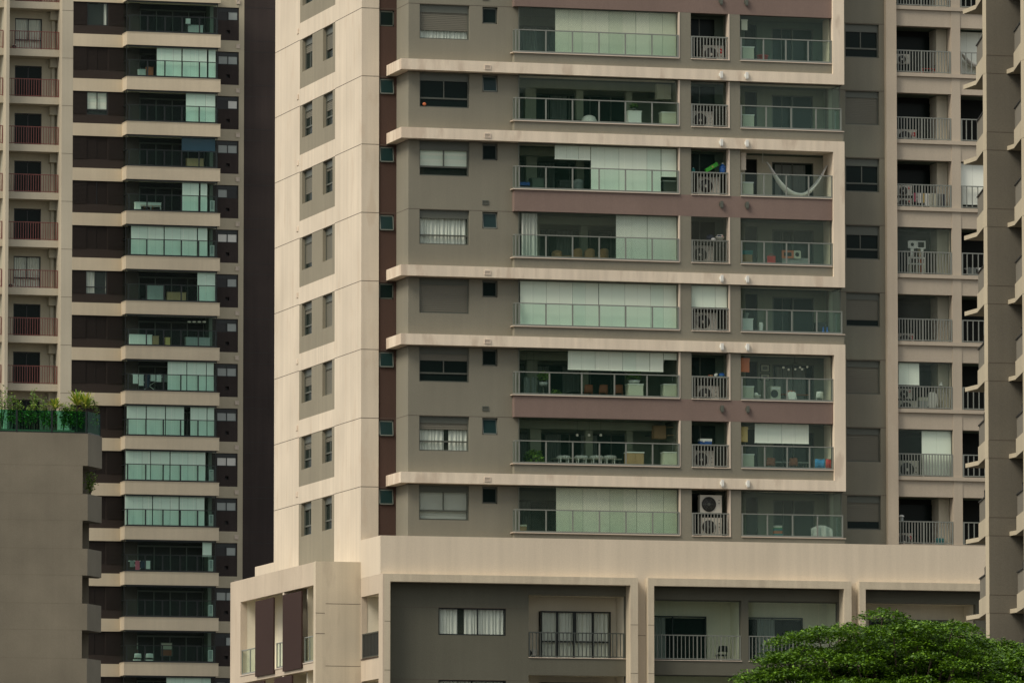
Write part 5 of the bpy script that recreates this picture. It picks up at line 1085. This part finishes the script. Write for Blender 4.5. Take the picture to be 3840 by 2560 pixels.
for x0, y0, x1, y1, row, k, mat, nm, cat, lab in [
 (1295, 590, 1352, 655, 0, 1, 'dorange', 'storage_box', 'box', 'brown box beside the blind, second glazed bay from the top'), (1225, 610, 1285, 655, 0, 1, 'pot', 'storage_box', 'box', 'pale box left of the brown box, glazed bay'),
 (1195, 275, 1420, 345, 1, 4, 'curtain', 'display_cabinet', 'cabinet', 'long white cabinet behind dark glass at the left of a bay'), (1240, 303, 1415, 345, 1, 4, 'dorange', 'bench_seat', 'bench', 'brown bench in front of the long white cabinet'),
 (1145, 1440, 1340, 1535, 1, 7, 'white', 'bar_counter', 'counter', 'white counter at the left of the bay with hanging lamps'), (1345, 1455, 1400, 1535, 1, 7, 'wood', 'storage_box', 'box', 'wooden box right of the white counter'),
 (1460, 1468, 1500, 1535, 1, 7, 'yellow', 'small_cabinet', 'cabinet', 'small yellow cabinet in the middle of the bay with lamps'), (1640, 1465, 1850, 1540, 1, 7, 'pot', 'sideboard', 'sideboard', 'wide grey sideboard at the right of the bay with lamps'),
 (1300, 1010, 1440, 1110, 1, 6, 'pot', 'sofa_back', 'sofa', 'grey sofa back behind dark glass, half curtained storey'), (1475, 1068, 1640, 1150, 1, 6, 'wood', 'bar_counter', 'counter', 'light wooden counter right of the grey sofa'),
 (1650, 1395, 1795, 1470, 0, 3, 'wood', 'sideboard', 'sideboard', 'yellowish sideboard behind blue tinted glass'), (1655, 220, 1790, 280, 0, 0, 'pot', 'sideboard', 'sideboard', 'grey sideboard at the right of the topmost bay'),
 (1640, 165, 1680, 205, 0, 0, 'white', 'paper_lantern', 'lantern', 'small white square lantern standing in the topmost bay')]:
    q = bay(x0, y0, x1, y1, row, V3, k); o = thing(nm, lab, cat, ((q[0]+q[1])/2, V3+.2, q[2])); h = q[3]-q[2]
    if nm == 'paper_lantern': MB().box(q[0]-.05, q[1]+.05, V3, V3+.25, q[2], q[3]-.35).build('pedestal', 'dark', o); MB().box(q[0], q[1], V3+.02, V3+.2, q[3]-.35, q[3]).build('shade', mat, o)
    else:
        MB().box(q[0], q[1], V3, V3+.4, q[2], q[3]-.04).build('body', mat, o); MB().box(q[0]-.02, q[1]+.02, V3-.02, V3+.42, q[3]-.04, q[3]).build('top', mat, o)
        mb = MB(); n = max(1, int((q[1]-q[0])/.5)); w = (q[1]-q[0])/n
        for i in range(n): mb.box(q[0]+w*i+.02, q[0]+w*(i+1)-.02, V3-.012, V3-.001, q[2]+.06, q[3]-.08)
        mb.build('door', mat, o)
for i, x in enumerate((1668, 1712, 1757, 1800)):
    u, z = F(px(0, x), py(1, 1332), V3); o = thing('pendant_lamp', ('leftmost', 'second from left', 'second from right', 'rightmost')[i]+' of four small white lamps hanging in one glazed bay', 'lamp', (u, V3, z), 'hanging lamps in a bay'); smooth(MB()).ball((u, V3, z), .11, 10, 6, (1.2, 1, .5)).build('lamp_shade', 'lamp', o); MB().tube((u, V3, z), (u, V3, bk(6)), .01, n=4).build('cord', 'black', o)
q = bay(1160, 285, 1470, 425, 2, V3, 8); drying_rack('drying rack hung with white and grey laundry in a glazed bay', q[0], q[1], V3, q[2], q[3], ['white', 'curtain', 'navy', 'curtain', 'white', 'curtaindk'])
q = bay(1135, 490, 1320, 560, 3, V3, 12); drying_rack('drying rack with a red cloth in a lower glazed bay', q[0], q[1], V3, q[2], q[3], ['curtaindk', 'pink', 'navy', 'curtain'])
for x0, x1, y0, m_, lab in ((1175, 1240, 1320, 'curtain', 'left of two pale cushioned chairs in the lowest full bay'), (1275, 1345, 1320, 'curtain', 'right of two pale cushioned chairs in the lowest full bay')):
    q = bay(x0, y0, x1, 1380, 3, V3, 14); chair('cushioned_chair', lab, (q[0]+q[1])/2, V3, q[2], q[1]-q[0], q[3]-q[2]+.1, m_, m_, 'frame')
for x0, y0, x1, y1, lab in ((1120, 1208, 1220, 1330, 'left of two bright windows reflected deep in the lowest full bay'), (1418, 1208, 1520, 1330, 'right of two bright windows reflected deep in the lowest full bay')):
    a = F(px(0, x0), py(3, y0), VD+1.3); b = F(px(0, x1), py(3, y1), VD+1.3); fo_ = MB(); PX = Pl('F', VD+1.3); frame_border(fo_, PX, a[0], b[0], b[1], a[1], 0, .05, .04); PX.box(fo_, a[0], b[0], a[1]*.45+b[1]*.55, a[1]*.45+b[1]*.55+.05, 0, .05); fw = fo_.build('reflected_window', 'frame', dt)  # bright reflections shaped as framed panes inside the bay
    g_ = MB(); PX.box(g_, a[0], b[0], a[1]*.45+b[1]*.55, a[1], .03, .04); g_.build('pane', 'pale', fw); g_ = MB(); PX.box(g_, a[0], b[0], b[1], a[1]*.45+b[1]*.55, .03, .04); g_.build('lower_pane', 'dorange', fw)

# ============================================================ TOWER WITH RED RAILINGS (far left)
VR = 141.66; rt = thing('apartment_tower', 'pale beige apartment tower with red barred balconies at the far left', 'building', (14, 150, 0)); R = rt
sk = lambda k: 65.48-3.006*k; PR = Pl('F', VR); pU = lambda p, v=VR: UX(p, v)
f0, f1 = pU(17, VR-.8), pU(29, VR-.8); c0_, c1_ = pU(227, VR-.8), pU(268.5, VR-.8); xL = pU(-150)
o = MB(); o.box(c0_, c1_, VR-.8, VR+.6, 0, 75); o.build('pilaster', 'redcream', R); o = MB(); o.box(f0, f1, VR-.8, VR+.2, 0, 75); o.build('fin', 'redcream', R)
o = MB()
for k in range(-1, 12): o.box(c0_-.003, c1_, VR-.806, VR-.79, sk(k)-.17, sk(k)-.15)
o.build('expansion_joint', 'joint', R)
d0_, d1_ = UX(49.5, VR+1.5), UX(151, VR+1.5); PR2 = Pl('F', VR+1.5)
dh = [(d0_, d1_, sk(k+1)+.30, sk(k+1)+2.57) for k in range(-2, 12)]
wall(PR2, xL, c1_, 0, 75, .3, dh).build('balcony_back_wall', 'redinner', R)
o = MB(); o.box(pU(5), pU(16), VR+.2, VR+1.5, 0, 75); o.box(c0_-.02+.2, c1_, VR+.6, VR+1.5, 0, 75); o.build('partition_wall', 'redinner', R)
for k in range(-2, 12):
    z = sk(k); o = MB(); o.box(xL, f0, VR, VR+1.5, z, z+.44); o.box(f1-.02, c0_, VR-.002, VR+1.5, z, z+.44); o.build('balcony_slab', 'redcream', R)
    bars(R, PR, f1+.02, c0_-.02, z+.44, 1.14, 21, d=.06, mat='red', r=.017); bars(R, PR, xL, f0-.02, z+.44, 1.14, 18, d=.06, mat='red', r=.017)
    o = MB(); a = UX(182, VR+1); o.box(a, a+.5, VR+.9, VR+1.5, z-.55, z-.01); o.box(a+.15, a+.35, VR+1.2, VR+1.5, z-2.5, z-.55); o.build('pipe_box', 'redinner', R)
    h = (d0_, d1_, z+.30, z+2.57); window(R, PR2, *h, .08, box=0, bar=.40 if k in (1, 6) else 0, content='curtain' if k in (1, 6) else 'dark', fm='blackf')
o = MB(); o.box(xL, c1_, VR+1.8, VR+14, 0, 75); o.build('tower_core', 'redinner', R)
for k, x, y, row, lab in ((1, 132, 392, 0, 'small dark white rimmed air conditioner in the top red railed balcony'), (6, 100, 992, 1, 'small round topped air conditioner at the left of a red railed balcony')):
    a = F(px(0, x-26), py(row, y), VR+.8); b = F(px(0, x+26), py(row, y), VR+.8); z = sk(k)+.46; ac((a[0], b[0], z, a[1]), VR+.8, lab, dep=.3)

# ============================================================ BEIGE BLOCK IN FRONT (bottom left)
VL = 87.08; lb = thing('apartment_block', 'plain olive beige block with open corner balconies and a planted glass railed roof terrace', 'building', (2, 92, 0)); R = lb
ZT = 34.38; P1 = (UX(332, VL), VL)
az2 = math.radians(16.8); dx, dy = HX*math.cos(az2)+RX*math.sin(az2), HY*math.cos(az2)+RY*math.sin(az2)
best = min((abs(UX(384.5, VL+dy*t)-(P1[0]+dx*t)), t) for t in [i*.02 for i in range(1, 400)])[1]; P2_ = (P1[0]+dx*best, P1[1]+dy*best)
uN = UX(313.5, VL); uN2 = UX(338, VL+2.4); xl = UX(-120, VL)
tops = [32.61-3.015*i for i in range(11)]
def corner(z0, z1, nm='corner_parapet'):
    mb = MB(); mb.prism([(uN-.01, VL), P1, P2_, (P2_[0], P2_[1]+.9), (uN2, VL+2.4+.1), (uN-.01, VL+2.4)], z0, z1); return mb.build(nm, 'lbeige', R)
mb = MB(); mb.box(xl, uN-.01, VL, VL+14, 0, ZT); mb.box(uN-.01, uN2, VL+2.41, VL+12, 0, ZT-.01); mb.build('body', 'lbeige', R)
prev = ZT
for i, t in enumerate(tops):
    corner(t, prev); prev = t-1.555
corner(0, prev)
mb = MB()
for t in tops:
    for z in (t, t-1.555): mb.box(xl, uN-.02, VL-.003, VL+.01, z-.008, z+.008)
mb.build('expansion_joint', 'lbjoint', R)
t = tops[4]; mb = MB(); mb.box(UX(316, VL+2.3), UX(331, VL+2.3), VL+2.3, VL+2.4, t-1.55, t); mb.build('dark_panel', 'black', R)
window(R, Pl('F', VL+2.3), UX(329, VL+2.3), UX(386, VL+2.3), t-1.50, t-.08, 0, box=0, bar=.3, content='curtain', fm='blackf', split=.35)
# terrace railing
o = MB(); zt = ZT+1.24; rp = [(xl, VL+.12), (P1[0], VL+.12), (P2_[0]-.1, P2_[1]+.1)]
g_ = MB()
for a, b in zip(rp, rp[1:]):
    o.tube((*a, ZT+.05), (*b, ZT+.05), .04, n=4); A = Vector((*a, 0)); B = Vector((*b, 0)); d_ = (B-A); nn = Vector((d_.y, -d_.x, 0)).normalized()*.006
    g_.add([(a[0], a[1], ZT+.05), (b[0], b[1], ZT+.05), (b[0], b[1], zt), (a[0], a[1], zt), (a[0]+nn.x, a[1]+nn.y, ZT+.05), (b[0]+nn.x, b[1]+nn.y, ZT+.05), (b[0]+nn.x, b[1]+nn.y, zt), (a[0]+nn.x, a[1]+nn.y, zt)], [(0,1,2,3),(7,6,5,4)])
for cx_ in (-100, 155, 465, 768): u = dU(cx_, VL); o.box(u-.05, u+.05, VL+.08, VL+.16, ZT, zt)
o.box(P2_[0]-.14, P2_[0]-.06, P2_[1]+.06, P2_[1]+.14, ZT, zt); ro = o.build('terrace_railing', 'blackf', R); g_.build('glass_panel', 'glassT', ro)
# roof garden
def strap_plant(lab, u, v, z, h, w, n=46, heads=1):
    o = thing('dracaena_plant', lab, 'plant', (u, v, z)); lf = MB(); st = MB()
    st.tube((u, v, z), (u, v, z+h*.62), .05, .035, 7)
    for i in range(n):
        a = random.uniform(0, 6.283); e = random.uniform(.15, 1.35); ln = w*.55*random.uniform(.8, 1.15); d_ = Vector((math.cos(a)*math.cos(e), math.sin(a)*math.cos(e), math.sin(e))); c = Vector((u, v, z+h*.62+random.uniform(-.1, .08)))
        sd = d_.cross(Vector((0, 0, 1))).normalized()*.045; pts = [c, c+d_*ln*.4, c+d_*ln*.8+Vector((0, 0, -.06)), c+d_*ln+Vector((0, 0, -.16))]
        ws = (.6, 1, .7, .05); vs = []
        for p, k_ in zip(pts, ws): vs += [tuple(p-sd*k_), tuple(p+sd*k_)]
        lf.add(vs, [(0, 1, 3, 2), (2, 3, 5, 4), (4, 5, 7, 6)])
    st.build('stem', 'bark', o); lf.build('foliage', 'leafY', o)
def shrub(lab, u, v, z, h, w, n, loose=0, grp=None):
    o = thing('terrace_shrub', lab, 'shrub', (u, v, z), grp); st = MB(); lf = MB()
    for i in range(9):
        a = random.uniform(0, 6.28); top = Vector((u+w*.38*math.cos(a)*random.random(), v+w*.3*math.sin(a), z+h*random.uniform(.6, .98))); st.tube((u, v, z), tuple(top), .018, .008, 5)
        for j in range(n//9):
            t_ = random.uniform(.25, 1.0); c = Vector((u, v, z)).lerp(top, t_)+Vector((random.gauss(0, w*.13), random.gauss(0, w*.13), random.gauss(0, h*.05))); leaf(lf, c, random.uniform(.05, .10))
    st.build('stem', 'bark', o); lf.build('foliage', 'leafP', o)
mb = MB(); mb.box(xl+1, P1[0]-.5, VL+1.2, VL+2.0, ZT, ZT+.25); pb_ = thing('planter_box', 'long low planter behind the green glass terrace railing', 'planter', (3, VL+1.6, ZT)); mb.build('box', 'lbeige', pb_); mb = MB(); mb.box(xl+1.05, P1[0]-.55, VL+1.25, VL+1.95, ZT+.25, ZT+.27); mb.build('soil', 'bark', pb_)
zp = ZT+.25
SH = [(20, 480, 'tall thin bush at the left edge of the roof terrace', .9, 260), (95, 505, 'loose bush next to the left edge bush on the roof terrace', .8, 260), (165, 485, 'round topped bush before the red railed tower', 1.0, 420), (300, 475, 'tall narrow bush in the middle of the roof terrace', .7, 330),
      (385, 555, 'low leafy bush between the narrow bush and the small strap leaved plant', .9, 360), (560, 590, 'low bush left of the two big strap leaved plants', 1.0, 420), (620, 565, 'dense bush at the foot of the tall strap leaved plant', .9, 420), (700, 590, 'dark green bush under the strap leaves', .8, 380), (840, 515, 'wispy bush at the right end of the roof terrace', .6, 140), (240, 600, 'low bush half hidden behind the glass left of centre', .8, 240), (450, 600, 'low bush behind the second glass panel', .8, 300)]
for x, y, lab, w, n in SH:
    v = VL+1.6; u, zt_ = F(px(0, x), py(2, y), v); shrub(lab, u, v, zp, (zt_-zp)*random.Random(x).uniform(1.05, 1.35), w*.95, n)
for x, y, lab, w in ((680, 435, 'tallest strap leaved plant of the roof terrace, just left of the yellow streaked one', 1.5), (755, 478, 'yellow streaked strap leaved plant right of the tallest one', 1.6), (490, 492, 'smaller strap leaved plant in the middle of the roof terrace', 1.2)):
    v = VL+1.5; u, zt_ = F(px(0, x), py(2, y), v); strap_plant(lab, u, v, zp, (zt_-zp)*1.08, w*1.15, 84)
u, z = F(px(0, 850), py(2, 1170), VL+1.2); shrub('small tree growing out of the topmost corner balcony opening', u-.3, VL+1.4, tops[0]-1.55, 1.35, .9, 330)

# ============================================================ GREY STEPPED BUILDING (right edge)
VG_ = -44.07; rb = thing('apartment_block', 'grey building at the right edge with stepped cream balcony ledges', 'building', (20, -38, 0)); R = rb
def rpz(k): return 38.39-2.972*k
azs = math.radians(-1.1); ddx, ddy = HX*math.cos(azs)+RX*math.sin(azs), HY*math.cos(azs)+RY*math.sin(azs)
def unit(c0, wallw, ks):
    y1 = L(1920+0, 1280, c0[0]); C0 = c0; dpt = .42; C1 = (C0[0], C0[1]+dpt); C2 = (C1[0]+ddx*3.1, C1[1]+ddy*3.1); C3 = (C2[0], C2[1]+1.55)
    mb = MB(); mb.box(C0[0], C0[0]+wallw, C0[1], C1[1], 0, 47); mb.build('grey_wall', 'rgrey', R)
    mb = MB(); mb.box(C0[0]-.004, C0[0]+.0, C0[1]+.003, C1[1], 0, 47); mb.build('cream_edge', 'rcream', R)
    ae = math.radians(7); ex, ey = HX*math.cos(ae)+RX*math.sin(ae), HY*math.cos(ae)+RY*math.sin(ae)
    mb = MB(); mb.prism([(C1[0]+.5, C1[1]), (C1[0]+.5+ex*8, C1[1]+ey*8), (C1[0]+14, C1[1]+ey*8), (C1[0]+14, C1[1])], 0, 47); mb.build('recess_wall', 'dkglass', R)
    for k in ks:
        z = rpz(k); nx_, ny_ = ddy, -ddx      # outward side normal of the slanted run points to -X
        def off(p, d_): return (p[0]+d_, p[1])
        mb = MB(); mb.prism([off(C1, .0), C2, C3, off(C3, 2.2), (C1[0]+2.2, C1[1])], z, z+.165); mb.build('balcony_slab', 'rcream', R)
        mb = MB(); mb.prism([(C0[0]-.012, C0[1]+.003), (C1[0]-.012, C1[1]), (C2[0]-.012, C2[1]), off(C2, .16), off(C1, .16), (C0[0]+.0, C1[1]-.01), (C0[0], C0[1]+.003)], z+.003, z+.69); mb.build('cream_band', 'rcream', R)
        mb = MB(); mb.prism([off(C1, .03), off(C2, .03), off(C2, .16), off(C1, .16)], z+.69, z+1.50); mb.build('grey_parapet', 'rgrey', R)
        mb = MB(); mb.prism([off(C1, -.01), (C2[0]-.01, C2[1]+.03), (C2[0]+.2, C2[1]+.03), off(C1, .2)], z+1.50, z+1.545)
        for i in range(5):
            f_ = i/9; p = (C1[0]+ddx*3.1*f_+.1, C1[1]+ddy*3.1*f_); 
            if k > 3: mb.tube((*p, z+1.53), (*p, z+1.95-.2*f_), .03, n=5)
        if k > 3: mb.tube((C1[0]+.1, C1[1], z+1.93), (C1[0]+ddx*1.4+.1, C1[1]+ddy*1.4, z+1.83), .035, n=5)
        mb.build('rail_cap', 'black', R)
        mb = MB(); mb.box(C0[0]+.004, C0[0]+wallw, C0[1]-.004, C0[1]+.01, z-.012, z+.012); mb.box(C0[0]+.004, C0[0]+wallw, C0[1]-.004, C0[1]+.01, z+.688, z+.712); mb.build('expansion_joint', 'joint', R)
    return C3
unit((UX(3705, VG_), VG_), 3.2, range(-2, 13))
V2 = VG_-4.25; unit((UX(3849, V2), V2), 4.0, range(-2, 13))
mb = MB(); mb.box(UX(3705, VG_)+3.3, UX(3705, VG_)+13, VG_+.45, VG_+8, 46.95, 47.2); mb.build('roof_slab', 'rgrey', R)

# ============================================================ TREE (bottom right)
def PT(x, y, d):
    r = ray(x, y); s_ = d/(r[0]*HX+r[1]*HY); return Vector((CX+r[0]*s_, CY+r[1]*s_, CZ+r[2]*s_))
top = PT(3440, 2325, 200); rng = np.random.default_rng(11)
cen = top-Vector((0, 0, 4.9))
tr = thing('spreading_tree', 'broad dark green tree with layered flat foliage in front of the podium', 'tree', (cen.x, cen.y, 0))
tk = smooth(MB()); tk.tube((cen.x, cen.y, 0), (cen.x+.2, cen.y, cen.z*.45), .45, .34, 12); tk.tube((cen.x+.2, cen.y, cen.z*.45), (cen.x, cen.y, cen.z), .34, .26, 12); tk.build('trunk', 'bark', tr)
pads = []
def dome(c, RT, HT, n, rmin, rmax, lays):
    done = []
    tries = 0
    while len(done) < n and tries < n*40:
        tries += 1
        lay = lays[len(done) % len(lays)]; a = rng.uniform(0, 2*math.pi); rr = math.sqrt(rng.uniform(0, 1)); zz = math.sqrt(max(0, 1-rr**2))
        x, y, z = c[0]+RT*rr*lay*math.cos(a), c[1]+RT*rr*lay*math.sin(a), c[2]+HT*zz*lay+.18*rng.standard_normal()
        if any((x-p[0])**2+(y-p[1])**2+((z-p[2])*1.35)**2 < .74**2 for p in done): continue
        done.append((x, y, z, rng.uniform(rmin, rmax)))
    pads.extend(done)
dome(cen, 3.5, 4.75, 110, .55, 1.05, (1, 1, .98, .84, .70))
c2 = PT(3830, 2425, 201)-Vector((0, 0, 3.6)); dome(c2, 3.7, 3.5, 110, .45, .85, (1, 1, .82))
c3 = PT(3125, 2385, 198)-Vector((0, 0, 3.4)); dome(c3, 2.35, 3.4, 80, .45, .8, (1, 1, .82))
c4 = PT(3560, 2372, 197)-Vector((0, 0, 3.0)); dome(c4, 1.6, 3.0, 40, .4, .7, (1, .9))
for (x, y, r_) in ((2905, 2440, .45), (2850, 2500, .45), (2815, 2540, .5), (2765, 2562, .45), (3430, 2318, .55), (3350, 2330, .5)):
    p = PT(x, y, 197); pads.append((p.x, p.y, p.z-.2, r_))
V = []
for (x, y, z, r) in pads:
    nt_ = int(5+r*9)                              # twigs radiate in each flat pad, leaves ride on the twigs
    tw = []
    for j in range(nt_*3):
        a0 = rng.uniform(0, 2*np.pi); q0 = math.sqrt(rng.uniform(0, 1))*r; n = int(rng.uniform(22, 44))
        cx_, cy_ = x+q0*math.cos(a0), y+q0*math.sin(a0); cz_ = z+.28*r*math.sqrt(max(0, 1-(q0/r)**2))-.12*(q0/r)**2+rng.normal(0, .035)
        sp_ = rng.uniform(.10, .20)
        c = np.stack([cx_+rng.normal(0, sp_, n), cy_+rng.normal(0, sp_, n), np.full(n, cz_)], 1); dd_ = np.hypot(c[:, 0]-cx_, c[:, 1]-cy_); c[:, 2] += -.40*dd_+rng.normal(0, .018, n); tw.append(c)
    c = np.concatenate(tw); n = len(c)
    d = rng.normal(0, 1, (n, 3)); d[:, 2] *= .35; d /= np.linalg.norm(d, axis=1)[:, None]; w = np.cross(d, np.array([0, 0, 1.0])+rng.normal(0, .35, (n, 3))); w /= np.linalg.norm(w, axis=1)[:, None]
    s_ = rng.uniform(.035, .065, n)[:, None]
    V.append(np.stack([c-d*s_, c+w*s_*.5, c+d*s_, c-w*s_*.5], 1).reshape(-1, 3))
V = np.concatenate(V); nq = len(V)//4; V -= np.array([cen.x, cen.y, 0]); print('tree leaves', nq)
me = bpy.data.meshes.new('crown'); me.vertices.add(len(V)); me.vertices.foreach_set('co', V.ravel()); me.loops.add(nq*4); me.loops.foreach_set('vertex_index', np.arange(nq*4)); me.polygons.add(nq); me.polygons.foreach_set('loop_start', np.arange(nq)*4); me.polygons.foreach_set('loop_total', np.full(nq, 4)); me.update(); me.validate()
me.materials.append(M['leafT']); ob = bpy.data.objects.new('crown', me); S.collection.objects.link(ob); ob.parent = tr
br = MB(); fork = [Vector((cen.x+math.cos(a)*1.6, cen.y+math.sin(a)*1.6, cen.z+.6)) for a in (0, 1.05, 2.1, 3.15, 4.2, 5.25)]
for f_ in fork: br.tube((cen.x, cen.y, cen.z-1.4), tuple(f_), .2, .12, 7)
for (x, y, z, r) in pads:
    b1 = Vector((x, y, z-.05)); f_ = min(fork, key=lambda q_: (q_-b1).length); m_ = f_.lerp(b1, .6)-Vector((0, 0, .25)); br.tube(tuple(f_), tuple(m_), .07, .04, 5); br.tube(tuple(m_), tuple(b1), .04, .015, 4)
br.build('limb', 'bark', tr)
